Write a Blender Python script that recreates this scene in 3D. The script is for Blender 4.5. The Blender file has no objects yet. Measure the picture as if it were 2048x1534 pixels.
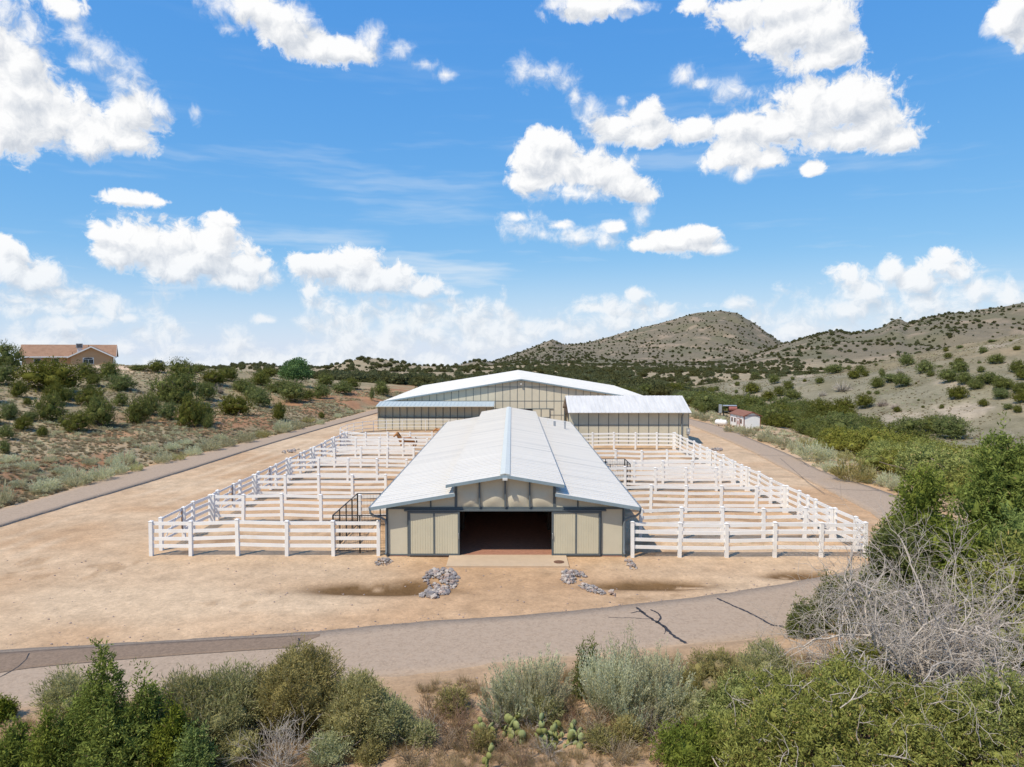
import bpy, math, random
import numpy as np

# ------------------------------------------------------------------ camera, sky, sun, exposure
PI = math.pi
scene = bpy.context.scene
FPX = 1420.0                                   # focal length in photo pixels (2048 wide)
PITCH = math.atan(66.0 / FPX)
CAM_Z = 12.0
SP, CP = math.sin(PITCH), math.cos(PITCH)
cam_d = bpy.data.cameras.new('camera')
cam = bpy.data.objects.new('camera', cam_d)
scene.collection.objects.link(cam)
cam.location = (0, 0, CAM_Z)
cam.rotation_euler = (PI / 2 - PITCH, 0, 0)
cam_d.sensor_width = 36
cam_d.lens = 36 * FPX / 2048
cam_d.clip_start = 0.1
cam_d.clip_end = 20000
scene.camera = cam

SUN_DIR = np.array([0.50, 0.50, -1.0]); SUN_DIR /= np.linalg.norm(SUN_DIR)     # the way the light travels
SUN_EL = math.asin(-SUN_DIR[2])
SUN_AZ = math.atan2(-SUN_DIR[0], -SUN_DIR[1])   # clockwise from +Y
scene.view_settings.view_transform = 'Standard'
scene.view_settings.look = 'None'
scene.view_settings.exposure = 0.0
scene.view_settings.gamma = 1.0
scene.view_settings.use_curve_mapping = False
scene.cycles.max_bounces = 6
scene.cycles.diffuse_bounces = 3
scene.cycles.transparent_max_bounces = 4
sun_d = bpy.data.lights.new('sun', 'SUN')
sun_d.energy = 4.6
sun_d.angle = math.radians(0.5)
sun_d.color = (1.0, 0.90, 0.74)
sun = bpy.data.objects.new('sun', sun_d)
scene.collection.objects.link(sun)
from mathutils import Vector
sun.rotation_euler = Vector(SUN_DIR).to_track_quat('-Z', 'Y').to_euler()


def pix_dir(px, py):
    u, v = (px - 1024) / FPX, (767 - py) / FPX
    return u, CP + v * SP, -SP + v * CP


def pix_ae(px, py):
    x, y, z = pix_dir(px, py)
    n = math.sqrt(x * x + y * y + z * z)
    return math.degrees(math.atan2(x, y)), math.degrees(math.asin(z / n))


# clouds of the sky: centre and radii of the lobes each cloud is made of
CLOUDS = [
    (30,130,90,120),(-30,60,70,80),(10,240,110,75),(120,240,100,60),(60,190,90,60),(225,275,80,42),(275,225,62,55),(315,215,32,28),(180,290,60,30),
    (205,110,48,38),(262,130,42,30),(165,128,40,16),(130,15,42,32),(150,62,28,24),(238,165,38,28),(390,222,15,22),(60,70,40,40),(10,20,30,60),
    (440,12,55,26),(520,22,80,36),(575,60,75,40),(640,98,85,32),(705,104,62,26),(745,78,34,32),(605,30,40,30),(800,98,36,20),(850,130,28,14),(893,150,26,11),(460,60,24,14),
    (1045,140,26,42),(1090,148,46,26),(1130,165,30,20),(1110,5,40,16),(1190,16,90,30),(1270,12,50,12),
    (1385,10,26,22),(1475,25,60,36),(1580,62,90,60),(1640,55,76,68),(1560,20,110,30),(1650,120,74,24),(1690,95,50,36),(1370,145,30,26),(1400,168,30,12),
    (1690,210,100,66),(1760,245,66,48),(1800,275,46,26),(1620,215,90,58),(1560,258,80,38),(1480,255,66,34),(1390,262,66,28),(1290,232,42,30),(1300,268,60,24),
    (1225,258,52,32),(1180,218,30,36),(1150,190,22,22),(1470,310,62,38),(1530,320,46,20),(1480,345,30,16),(1630,338,24,14),(1690,275,110,26),(1245,200,16,10),(1470,190,50,30),
    (1095,282,46,32),(1075,320,58,44),(1120,340,88,46),(1190,350,80,42),(1250,375,58,30),(1290,392,32,16),(1060,365,44,22),(1150,385,80,20),
    (1283,432,22,24),(1050,455,50,28),(1035,435,24,12),(1155,472,62,20),(1210,480,34,22),(1345,488,90,22),(1390,470,44,18),(1290,490,42,14),(1440,498,44,10),
    (1085,470,34,10),(1230,456,30,16),(1320,474,40,14),(1120,448,30,9),(1390,494,50,12),
    (262,396,72,16),(245,385,34,12),(310,404,34,8),
    (195,462,28,28),(230,478,46,32),(290,492,84,50),(345,485,46,36),(440,462,42,36),(430,495,66,44),(400,525,120,44),(500,530,52,38),(535,556,34,24),(460,560,90,22),(230,510,56,26),(350,540,90,26),
    (600,530,30,22),(650,535,54,32),(720,530,62,36),(710,560,110,30),(790,560,66,30),(850,578,46,20),(895,582,30,10),(625,585,24,16),
    (15,530,70,48),(70,560,66,38),(0,490,22,22),(120,588,60,20),(175,588,20,16),(40,600,90,20),
    (700,655,26,20),(680,690,62,30),(800,650,56,32),(870,670,56,30),(780,690,90,36),(465,665,32,22),(470,692,56,24),(250,695,60,26),(180,640,60,18),(90,690,110,40),(120,650,90,24),
    (985,630,60,24),(1040,650,60,26),(960,690,90,28),(530,640,30,10),(255,635,40,14),(640,700,80,20),(380,700,60,18),
    (1700,560,46,34),(1735,590,70,36),(1780,545,30,28),(1830,565,56,34),(1880,530,48,28),(1920,550,56,30),(1690,620,100,34),(1830,615,130,46),(1960,580,60,40),(2020,600,60,34),(1950,640,110,30),
    (1270,595,36,18),(1300,620,60,20),(1230,645,70,26),(1340,660,60,26),(1160,665,60,24),(1620,668,70,22),(1570,660,40,18),(1400,640,60,16),
    (2010,40,50,36),(2030,10,50,30),(1975,60,22,14),(2110,60,80,50),
    (-120,560,90,50),(-150,250,120,80),(2200,560,110,50),(2180,300,90,40),(-200,420,80,24),
]
world = bpy.data.worlds.new('World')
scene.world = world
world.use_nodes = True
wt = world.node_tree
wt.nodes.clear()


class NT:
    """small helper for wiring shader nodes"""
    def __init__(s, tree): s.t = tree
    def n(s, kind, **kw):
        d = s.t.nodes.new(kind)
        for k, v in kw.items(): setattr(d, k, v)
        return d
    def put(s, sock, v):
        if hasattr(v, 'is_output') or hasattr(v, 'links'): s.t.links.new(v, sock)
        else: sock.default_value = v
    def m(s, op, a, b=None, c=None, clamp=False):
        d = s.n('ShaderNodeMath', operation=op); d.use_clamp = clamp
        s.put(d.inputs[0], a)
        if b is not None: s.put(d.inputs[1], b)
        if c is not None: s.put(d.inputs[2], c)
        return d.outputs[0]
    def v(s, op, a, b=None, out=0):
        d = s.n('ShaderNodeVectorMath', operation=op)
        s.put(d.inputs[0], a)
        if b is not None:
            if op == 'SCALE': s.put(d.inputs[3], b)
            else: s.put(d.inputs[1], b)
        return d.outputs[out]
    def noise(s, vec, scale, detail=2.0, rough=0.5, out=0, dist=0.0, dim='3D'):
        d = s.n('ShaderNodeTexNoise'); d.noise_dimensions = dim
        if vec is not None: s.t.links.new(vec, d.inputs['Vector'])
        d.inputs['Scale'].default_value = scale; d.inputs['Detail'].default_value = detail
        d.inputs['Roughness'].default_value = rough; d.inputs['Distortion'].default_value = dist
        return d.outputs[out]
    def ramp(s, x, lo, hi, a=0.0, b=1.0, smooth=True):
        d = s.n('ShaderNodeMapRange'); d.interpolation_type = 'SMOOTHSTEP' if smooth else 'LINEAR'; d.clamp = True
        s.put(d.inputs[0], x); s.put(d.inputs[1], lo); s.put(d.inputs[2], hi); s.put(d.inputs[3], a); s.put(d.inputs[4], b)
        return d.outputs[0]
    def mix(s, f, a, b, blend='MIX'):
        d = s.n('ShaderNodeMix'); d.data_type = 'RGBA'; d.blend_type = blend
        s.put(d.inputs[0], f); s.put(d.inputs[6], a); s.put(d.inputs[7], b)
        return d.outputs[2]


W = NT(wt)
sky = W.n('ShaderNodeTexSky'); sky.sky_type = 'NISHITA'; sky.sun_disc = False
sky.sun_elevation = SUN_EL; sky.sun_rotation = SUN_AZ
sky.altitude = 1800; sky.air_density = 1.0; sky.dust_density = 0.4; sky.ozone_density = 2.0
gen = W.n('ShaderNodeTexCoord').outputs['Generated']
gs = W.n('ShaderNodeSeparateXYZ'); wt.links.new(gen, gs.inputs[0])
gc = W.n('ShaderNodeCombineXYZ'); wt.links.new(gs.outputs[0], gc.inputs[0]); wt.links.new(gs.outputs[1], gc.inputs[1])
wt.links.new(W.m('MAXIMUM', gs.outputs[2], 0.004), gc.inputs[2]); wt.links.new(gc.outputs[0], sky.inputs[0])
sp = W.n('ShaderNodeSeparateColor'); wt.links.new(sky.outputs[0], sp.inputs[0])
cc = W.n('ShaderNodeCombineColor')         # the deep, even summer blue of the high desert
for i, (k, g) in enumerate(((0.92, 0.95), (2.46, 0.52), (6.35, 0.17))):
    wt.links.new(W.m('MULTIPLY', W.m('POWER', sp.outputs[i], g), k), cc.inputs[i])
bg_sky = W.n('ShaderNodeBackground'); wt.links.new(cc.outputs[0], bg_sky.inputs[0]); bg_sky.inputs[1].default_value = 0.10
wo = W.n('ShaderNodeOutputWorld'); wt.links.new(bg_sky.outputs[0], wo.inputs[0])

# ------------------------------------------------------------------ cloud deck: a far dome that carries the clouds, clear between them
WISPS = {(1085,470),(1230,460),(1320,470),(1120,450),(1390,492),(1050,455),(1155,472),(1283,432),(205,110),(262,130),(165,128),(150,62),(238,165),(390,222),(60,70),(180,290),(315,215),(745,78),(800,98),(850,130),(893,150),(460,60),(605,30),(440,12),(1045,140),(1090,148),(1130,165),(1370,145),(1400,168),(1180,218),(1150,190),(1245,200),(1470,190),(1480,345),(1150,385),(1210,480),(1440,498),(1270,12),(1110,5),(895,582),(1975,60),(535,556),(10,20)}
BL = []
for (px, py, rx, ry) in CLOUDS:
    a0, e0 = pix_ae(px, py)
    a1 = pix_ae(px + rx, py)[0] - a0; e1 = pix_ae(px, py - ry)[1] - e0
    wispy = (px, py) in WISPS
    k = 1.08 if wispy else 1.07
    BL.append((a0, e0, abs(a1) * k, abs(e1) * k, 1.0 if wispy else 0.0))
rs = np.random.RandomState(5)
for k in range(150):                       # the same fair-weather clouds go on all round
    a0 = rs.uniform(48, 312); e0 = rs.uniform(3, 34)
    a0 = a0 if a0 < 180 else a0 - 360
    for j in range(rs.randint(2, 5)):
        BL.append((a0 + rs.uniform(-4, 4), e0 + rs.uniform(-1, 1), rs.uniform(1.5, 4), rs.uniform(.8, 1.7), .5))
DQ = (-0.45, 0.8)


def cloud_field(A, E):
    acc = np.full(A.shape, 2.5); num = np.zeros(A.shape); den = np.full(A.shape, 1e-6)
    for (a, e, ra, re, wz) in BL:
        d = np.sqrt(((A - a) / ra) ** 2 + ((E - e) / re) ** 2)
        w_ = np.exp(-2.5 * d); num += w_ * wz; den += w_
        h = np.clip(0.5 + 0.5 * (d - acc) / 0.30, 0, 1)
        acc = d * (1 - h) + acc * h - 0.30 * h * (1 - h)
    return np.clip(1.0 - acc, -1.2, 1.6), num / den


def sky_dome():
    az = np.concatenate([np.arange(-180, -48, 3.0), np.arange(-48, 48, 0.33), np.arange(48, 180.1, 3.0)])
    el = np.concatenate([np.arange(-3, 32, 0.33), np.arange(32, 42.1, 1.0)])
    A, E = np.meshgrid(az, el)
    R = 9000.0
    ar, er = np.radians(A), np.radians(E)
    co = np.stack([R * np.cos(er) * np.sin(ar), R * np.cos(er) * np.cos(ar), CAM_Z + R * np.sin(er)], -1).reshape(-1, 3)
    n, m = A.shape
    idx = np.arange(n * m).reshape(n, m)
    q = np.stack([idx[:-1, :-1], idx[1:, :-1], idx[1:, 1:], idx[:-1, 1:]], -1).reshape(-1, 4)
    me = bpy.data.meshes.new('sky')
    me.from_pydata(co.tolist(), [], q.tolist())
    me.polygons.foreach_set('use_smooth', np.ones(len(q), bool))
    def warp(A, E):
        return A, E
    for nm, v in (('field', cloud_field(A, E)[0]), ('field_lit', cloud_field(A + DQ[0], E + DQ[1])[0]), ('wispy', cloud_field(A, E)[1])):
        at = me.attributes.new(nm, 'FLOAT', 'POINT'); at.data.foreach_set('value', v.ravel().astype(np.float32))
    at = me.attributes.new('azel', 'FLOAT_VECTOR', 'POINT')
    at.data.foreach_set('vector', np.stack([A, E, A * 0], -1).ravel().astype(np.float32))
    mt = bpy.data.materials.new('cloud_deck'); mt.use_nodes = True; mt.cycles.emission_sampling = 'NONE'
    t = mt.node_tree; t.nodes.clear(); N = NT(t)
    def attr(nm, out):
        d = N.n('ShaderNodeAttribute'); d.attribute_name = nm; return d.outputs[out]
    P0 = attr('azel', 'Vector')
    se = N.n('ShaderNodeSeparateXYZ'); t.links.new(P0, se.inputs[0]); EL = se.outputs[1]
    w = N.v('SCALE', N.v('SUBTRACT', N.noise(P0, 0.5, 2, 0.5, out=1, dim='2D'), (0.5, 0.5, 0.5)), 1.3)
    P1 = N.v('ADD', P0, w)
    Pq = N.v('ADD', P1, (DQ[0], DQ[1], 0))
    n1 = N.m('SUBTRACT', N.noise(P1, 0.48, 9, 0.67, dim='2D'), 0.5)
    nq = N.m('SUBTRACT', N.noise(Pq, 0.48, 7, 0.62, dim='2D'), 0.5)
    ex, ey = N.noise(N.v('MULTIPLY', P0, (0.5, 1.0, 1)), 0.22, 2, 0.5, dim='2D'), None
    # low cloud bank along the horizon
    bank = N.m('SUBTRACT', N.ramp(ex, 0.33, 0.62, -0.6, 0.75), N.ramp(EL, 2.5, 7.5, 0.0, 1.9))
    F = N.m('MAXIMUM', attr('field', 'Fac'), bank)
    Fq = N.m('MAXIMUM', attr('field_lit', 'Fac'), N.m('SUBTRACT', bank, 0.10))
    # ragged, thin places: one more slow noise decides how torn an edge is
    torn = N.m('MAXIMUM', attr('wispy', 'Fac'), N.ramp(EL, 7.0, 3.0, 0.0, 0.6))
    amp = N.m('MULTIPLY_ADD', torn, 0.7, 1.95)
    D = N.m('MULTIPLY_ADD', n1, amp, F)
    Dq = N.m('MULTIPLY_ADD', nq, amp, Fq)
    hi = N.m('MULTIPLY_ADD', torn, 1.15, 0.42)
    mask = N.m('DIVIDE', N.m('ADD', D, 0.14), hi, clamp=True)
    mask = N.m('MULTIPLY', N.ramp(mask, 0, 1), N.ramp(EL, 1.0, 9.0, 0.80, 0.99))
    lit = N.m('MULTIPLY_ADD', N.m('SUBTRACT', D, Dq), 0.95, 0.68, clamp=True)
    lit = N.m('MAXIMUM', lit, N.ramp(D, 0.45, 0.0, 0.0, 0.84))
    col = N.mix(lit, (0.56, 0.61, 0.69, 1), (1.0, 1.0, 1.0, 1))
    far = N.ramp(EL, 8.0, 0.0, 0.0, 0.30)
    col = N.mix(far, col, (0.72, 0.80, 0.89, 1))
    # thin ice streaks and pale air low down
    st = N.noise(N.v('MULTIPLY', N.v('ADD', P0, N.v('SCALE', w, 0.25)), (0.045, 0.40, 1)), 1.0, 4, 0.6, dim='2D')
    veil = N.m('MULTIPLY', N.ramp(st, 0.50, 0.78), N.m('MAXIMUM', N.ramp(EL, 13.0, 5.0, 0.0, 0.80), N.ramp(EL, 26.0, 12.0, 0.0, 0.30)))
    veil = N.m('MAXIMUM', veil, N.ramp(EL, 8.0, 0.0, 0.0, 0.50))
    inv = N.m('SUBTRACT', 1.0, mask)
    tot = N.m('SUBTRACT', 1.0, N.m('MULTIPLY', inv, N.m('SUBTRACT', 1.0, veil)))
    col = N.mix(N.m('DIVIDE', mask, N.m('MAXIMUM', tot, 1e-4)), (0.72, 0.82, 0.92, 1), col)
    em = N.n('ShaderNodeEmission'); t.links.new(col, em.inputs[0]); em.inputs[1].default_value = 1.0
    tr = N.n('ShaderNodeBsdfTransparent')
    mx = N.n('ShaderNodeMixShader'); t.links.new(tot, mx.inputs[0]); t.links.new(tr.outputs[0], mx.inputs[1]); t.links.new(em.outputs[0], mx.inputs[2])
    o = N.n('ShaderNodeOutputMaterial'); t.links.new(mx.outputs[0], o.inputs[0])
    me.materials.append(mt)
    ob = bpy.data.objects.new('sky', me); scene.collection.objects.link(ob)
    ob['kind'] = 'structure'; ob['label'] = 'blue summer sky with scattered white cumulus clouds'
    return ob


sky_dome()

# ------------------------------------------------------------------ noise and terrain
def _hash(ix, iy, seed):
    h = (ix.astype(np.int64) * 374761393 + iy.astype(np.int64) * 668265263 + seed * 974634777) & 0x7fffffff
    h = ((h ^ (h >> 13)) * 1274126177) & 0x7fffffff
    h = h ^ (h >> 16)
    return (h & 0xffff) / 65535.0


def vnoise(x, y, seed=0):
    x = np.asarray(x, float); y = np.asarray(y, float)
    ix, iy = np.floor(x), np.floor(y)
    fx, fy = x - ix, y - iy
    fx = fx * fx * fx * (fx * (fx * 6 - 15) + 10); fy = fy * fy * fy * (fy * (fy * 6 - 15) + 10)
    a, b = _hash(ix, iy, seed), _hash(ix + 1, iy, seed)
    c, d = _hash(ix, iy + 1, seed), _hash(ix + 1, iy + 1, seed)
    return (a * (1 - fx) + b * fx) * (1 - fy) + (c * (1 - fx) + d * fx) * fy


def fbm(x, y, oct=4, seed=0, gain=0.5):
    s, a, t = 0.0, 1.0, 0.0
    x = np.asarray(x, float); y = np.asarray(y, float)
    for k in range(oct):
        s = s + a * vnoise(x, y, seed + 17 * k); t += a
        a *= gain; x = x * 2.03 + 11.3; y = y * 2.03 - 7.7
    return s / t


def sstep(a, b, x):
    t = np.clip((np.asarray(x, float) - a) / (b - a), 0, 1)
    return t * t * (3 - 2 * t)


def flat(px, py, z=0.0):
    x, y, d = pix_dir(px, py)
    t = (z - CAM_Z) / d
    return x * t, y * t


def at_y(px, py, Y):
    """the point seen at a photo pixel on the upright plane y = Y"""
    x, y, d = pix_dir(px, py)
    t = Y / y
    return x * t, CAM_Z + d * t


# outer edges of the loop road, measured on level ground
LE = np.array([flat(*p) for p in ((-250, 1075), (0, 1021), (117, 988), (273, 939), (430, 900), (586, 863), (754, 818), (840, 795))])
LI = np.array([flat(*p) for p in ((-250, 1130), (0, 1052), (156, 1005), (352, 947), (547, 884), (754, 826), (830, 805))])
RO = np.array([flat(*p) for p in ((1772.6, 982), (1650, 948), (1582, 910), (1513, 883), (1452, 856), (1381, 839), (1340, 826))])
RI = np.array([flat(*p) for p in ((1691, 997), (1561, 934), (1486, 893.5), (1377, 849), (1330, 832))])


def xL(y): return np.interp(y, LE[:, 1], LE[:, 0]) - 0.12 * np.maximum(0, LE[0, 1] - y) * 0 + np.maximum(0, y - LE[-1, 1]) * 0.12
def xR(y): return np.interp(y, RO[:, 1], RO[:, 0]) + np.maximum(0, y - RO[-1, 1]) * 0.05


def skyline(pts):
    p = np.array([(pix_dir(a, b)[0] / pix_dir(a, b)[1], pix_dir(a, b)[2] / pix_dir(a, b)[1]) for a, b in pts])
    return p[:, 0], p[:, 1]


RANGES = [   # ridge distance, front width, back width, skyline
    (2300, 1000, 700, skyline([(860, 735), (930, 733), (985, 724), (1050, 700), (1085, 686), (1105, 678), (1130, 689), (1165, 686), (1185, 682), (1240, 667), (1300, 652), (1345, 640), (1385, 626), (1440, 621), (1475, 627), (1510, 648), (1560, 683), (1620, 698), (1700, 715), (1800, 735)])),
    (1500, 800, 600, skyline([(1440, 735), (1500, 712), (1560, 690), (1610, 676), (1640, 668), (1670, 661), (1700, 666), (1740, 660), (1765, 655), (1785, 640), (1800, 637), (1815, 646), (1835, 640), (1880, 630), (1930, 624), (1960, 619), (2000, 613), (2048, 606), (2200, 588), (2500, 580), (2900, 640)])),
    (1050, 420, 300, skyline([(860, 745), (900, 735), (930, 727), (960, 721), (985, 726), (1020, 737), (1060, 745)])),
    (760, 330, 300, skyline([(-300, 722), (0, 735), (200, 742), (380, 748), (430, 737), (470, 730), (520, 728), (560, 736), (600, 742), (640, 738), (680, 727), (720, 717), (755, 716), (790, 722), (830, 731), (880, 734), (920, 740), (1000, 752), (1100, 765)])),
]
GX = lambda y: np.interp(y, [20, 60, 100, 150, 200, 260, 400], [96, 90, 80, 66, 53, 42, 25])     # the dry wash on the right


def H(x, y):
    x = np.asarray(x, float); y = np.asarray(y, float)
    # left hill
    s = xL(y) - x
    fade = 1 - 0.75 * sstep(150, 270, y)
    wob = 8 * (fbm(x / 40, y / 40, 2, 3) - 0.5)
    hill = (7.6 * sstep(0, 62, s + wob * sstep(4, 20, s)) + 1.1 * sstep(2.0, 7.0, s)) * fade
    hill = hill + sstep(3, 12, s) * ((fbm(x / 9, y / 9, 3, 5) - 0.5) * 1.1 + (fbm(x / 2.2, y / 2.2, 2, 6) - 0.5) * 0.35) * sstep(900, 200, y)
    hill = np.where(s > 0, hill, 0) * sstep(420, 240, y)
    # right: verge, wash, then the near hill
    sr = x - np.maximum(xR(y), 31.0 - 0 * y)
    g = GX(y)
    down = -3.2 * sstep(2, 32, sr)
    u = x - g
    hf = 1 - sstep(215, 345, y + 0.16 * x)
    rise = 22.0 * sstep(2, 150, u) * hf + 3.0 * sstep(0, 40, u) * hf
    rise = rise + hf * sstep(5, 40, u) * (5.2 * (0.5 - np.abs(fbm(x / 55 + 0.25 * y / 55, y / 55, 3, 9) - 0.5) * 2))
    rise = rise + hf * sstep(0, 20, u) * (fbm(x / 6, y / 6, 3, 12) - 0.5) * 0.9
    right = np.where(sr > 0, down + np.where(u > 0, rise, 0), 0)
    # the plain beyond
    far = sstep(170, 420, y)
    plain = -3.5 * far - 4 * sstep(400, 1200, y) + far * (fbm(x / 90, y / 90, 4, 21) - 0.5) * 7 * sstep(200, 600, y)
    z = hill + right + plain
    # towards the left the land drops away beyond the low hills
    z = z - sstep(0.05, -0.12, x / np.maximum(y, 1.0)) * np.maximum(0, y - 620) * 0.030
    # ranges
    yy = np.maximum(y, 1.0)
    r = x / yy
    for (Y, wf, wb, (ru, rz)) in RANGES:
        top = CAM_Z + np.interp(r, ru, rz) * Y
        base = z
        wig = 1 + 0.10 * (fbm(x / 260, y / 400, 3, 31) - 0.5)
        t = (y * wig - Y)
        prof = np.where(t < 0, np.clip(1 + t / wf, 0, 1), np.clip(1 - t / wb, 0, 1))
        prof = prof * prof * (3 - 2 * prof) * 0.55 + prof * 0.45
        hh = np.maximum(top - base, 0)
        rav = (np.abs(fbm(x / 130 + y / 900, y / 420, 4, 41) - 0.5) * 2)
        hgt = hh * prof * (1 - 0.55 * rav * (1 - prof) * 2 * sstep(0, .3, prof)) + hh * 0.05 * prof * (fbm(x / 30, y / 30, 3, 43) - 0.5)
        m = (y > 300)
        z = np.where(m & (prof > 0.004) & (hh > 0.4), np.maximum(z, base + hgt), z)
    # near ground: small unevenness and the two drainage dips in front of the barn
    yard = (s <= 2) & (sr <= 2)
    yd = -0.05 * fbm(x / 3.5, y / 3.5, 3, 51) - 0.05
    for (cx, cy, rx, ry, dz) in SWALES:
        yd = yd - dz * np.exp(-(((x - cx) / rx) ** 2 + ((y - cy) / ry) ** 2))
    fg = sstep(24.5, 22.0, y + 0.0 * x - FRONT_LOW(x) + 23.0)
    yd = yd + fg * (0.30 * fbm(x / 2.5, y / 2.5, 3, 55) + 0.10)
    z = np.where(yard & (y < 170), yd, z - 0.06)
    return z


FRU = [flat(*p) for p in ((-500, 1320), (0, 1303), (300, 1284), (600, 1268), (850, 1243), (1024, 1235), (1250, 1212), (1440, 1190), (1600, 1164))]
FRL = [flat(*p) for p in ((-500, 1495), (0, 1430), (160, 1412), (800, 1360), (1024, 1334), (1250, 1310), (1420, 1290), (1590, 1268))]
FU, FLo = np.array(FRU), np.array(FRL)
FRONT_LOW = lambda x: np.interp(x, FLo[:, 0], FLo[:, 1])
SWALES = [(*flat(760, 1172), 4.2, 0.9, 0.30), (*flat(820, 1165), 1.6, 0.8, 0.25), (*flat(1300, 1165), 3.5, 0.7, 0.28), (*flat(1600, 1146), 2.2, 0.6, 0.25)]


def hit(px, py, t0=14.0, t1=4000.0):
    """where the sight line of a photo pixel meets the ground"""
    dx, dy, dz = pix_dir(px, py)
    t = np.geomspace(t0, t1, 2600)
    z = CAM_Z + dz * t
    under = z < H(dx * t, dy * t)
    if not under.any():
        return None
    k = int(np.argmax(under))
    a, b = t[max(k - 1, 0)], t[k]
    for _ in range(24):
        c = 0.5 * (a + b)
        if CAM_Z + dz * c < float(H(dx * c, dy * c)): b = c
        else: a = c
    return dx * b, dy * b, float(H(dx * b, dy * b))


def lerp3(a, b, f):
    f = np.asarray(f)[..., None]
    return np.asarray(a) * (1 - f) + np.asarray(b) * f


def ground_colour(x, y, z):
    """base colours of the soils: packed yard sand, red cut bank, dry grass hills, far ranges"""
    n1 = fbm(x / 14, y / 14, 4, 61); n2 = fbm(x / 3.0, y / 3.0, 3, 63); n3 = fbm(x / 60, y / 60, 3, 65)
    sand = lerp3((0.535, 0.382, 0.245), (0.470, 0.300, 0.172), sstep(0.36, 0.64, 0.6 * n1 + 0.4 * fbm(x / 9, y / 5, 3, 67)))
    sand = lerp3(sand, (0.60, 0.45, 0.30), 0.5 * sstep(0.55, 0.75, fbm(x / 16, y / 7, 3, 69)))
    # worn wheel tracks beside the left road and churned patches inside the paddocks
    di = x - np.interp(y, LI[:, 1], LI[:, 0])
    for off in (3.0, 4.7, 6.6):
        w = np.exp(-((di - off + 1.2 * (fbm(y / 14 + off, y * 0, 2, 83) - .5)) / .45) ** 2) * (y > 35) * sstep(.3, .6, fbm(x / 5, y / 9, 2, 85))
        sand = lerp3(sand, (0.62, 0.47, 0.32), 0.55 * w)
    pen = (y > 41.6) & (y < 106) & (x > -21) & (x < 20.5)
    churn = sstep(0.52, 0.70, fbm(x / 1.3, y / 1.3, 3, 87)) * sstep(.40, .6, fbm(x / 6, y / 6, 2, 89)) * pen
    sand = lerp3(sand, (0.33, 0.205, 0.115), 0.85 * churn)
    spot = sstep(0.66, 0.76, fbm(x / 0.9, y / 0.9, 2, 93)) * sstep(.45, .65, fbm(x / 8, y / 8, 2, 94)) * (y < 41) * (y > 33)
    sand = lerp3(sand, (0.38, 0.245, 0.14), 0.6 * spot)
    s = xL(y) - x
    sr = x - np.maximum(xR(y), 31.0)
    dry = lerp3((0.33, 0.26, 0.15), (0.235, 0.195, 0.115), n2)
    dry = lerp3(dry, (0.38, 0.295, 0.18), sstep(0.5, 0.7, n1))
    red = lerp3((0.40, 0.215, 0.115), (0.31, 0.16, 0.085), n2)
    bank = sstep(1.5, 4, s) * sstep(26, 9, s + 14 * (n1 - 0.5)) * sstep(0.28, 0.55, fbm(x / 6, y / 6, 3, 71)) 
    left = lerp3(dry, red, 0.95 * bank)
    rh = lerp3((0.265, 0.215, 0.133), (0.20, 0.168, 0.102), n2)
    rh = lerp3(rh, (0.36, 0.265, 0.17), 0.6 * sstep(0.58, 0.75, n1))
    rh = lerp3(rh, (0.235, 0.215, 0.15), sstep(0.45, 0.65, fbm(x / 70, y / 70, 2, 77)) * 0.8)
    rh = lerp3(rh, (0.165, 0.145, 0.085), 0.55 * sstep(0.50, 0.68, fbm(x / 4.5, y / 9, 3, 79)))
    rh = lerp3(rh, (0.40, 0.33, 0.25), 0.7 * sstep(0.66, 0.74, fbm(x / 7, y / 14, 4, 80)))
    verge = lerp3((0.50, 0.35, 0.21), (0.40, 0.30, 0.19), n2)
    right = lerp3(verge, rh, sstep(10, 30, sr))
    pl = lerp3((0.36, 0.285, 0.185), (0.27, 0.225, 0.14), n2)
    pl = lerp3(pl, (0.44, 0.33, 0.21), sstep(0.56, 0.72, n1))
    mt = lerp3((0.205, 0.172, 0.118), (0.165, 0.140, 0.098), n2)
    mt = lerp3(mt, (0.125, 0.125, 0.07), 0.5 * sstep(0.50, 0.66, fbm(x / 60, y / 110, 4, 76)))
    mt = lerp3(mt, (0.34, 0.26, 0.185), 0.7 * sstep(0.60, 0.75, fbm(x / 45, y / 45, 4, 73)))
    c = sand
    c = np.where((s > 0.5)[..., None], lerp3(sand, left, sstep(0.5, 2.5, s)), c)
    c = np.where((sr > 0)[..., None], lerp3(sand, right, sstep(0, 4, sr)), c)
    c = lerp3(c, pl, sstep(150, 230, y) * (sr < 0) * (s < 0) + sstep(230, 330, y) * ((sr >= 0) | (s >= 0)))
    c = lerp3(c, mt, sstep(700, 1100, y + 40 * np.maximum(z, 0)) * (y > 330))
    # foreground soil beside the near road
    fgm = sstep(0.6, -0.4, y - FRONT_LOW(x)) * (y < 60)
    fgc = lerp3((0.47, 0.315, 0.19), (0.36, 0.24, 0.145), n2)
    c = lerp3(c, fgc, fgm)
    # pale bulldozed dirt by the house
    hx, hy = -82.0, 152.0
    w = np.exp(-(((x - hx) / 9.0) ** 2 + ((y - hy) / 16.0) ** 2) ** 2)
    c = lerp3(c, (0.60, 0.44, 0.30), np.clip(w * 1.2, 0, 1))
    # damp dark silt in the drainage dips
    for (cx, cy, rx, ry, dz) in SWALES:
        q_ = ((x - cx) / (rx * .85)) ** 2 + ((y - cy + .1) / (ry * 1.1)) ** 2
        w = np.exp(-(q_ * 0.9) ** 1.6) * sstep(0.26, 0.50, fbm(x / 1.5, y / 0.6, 3, 75) + 0.12)
        c = lerp3(c, (0.165, 0.095, 0.042), np.clip(w * 1.5, 0, 1))
    return c


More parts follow.
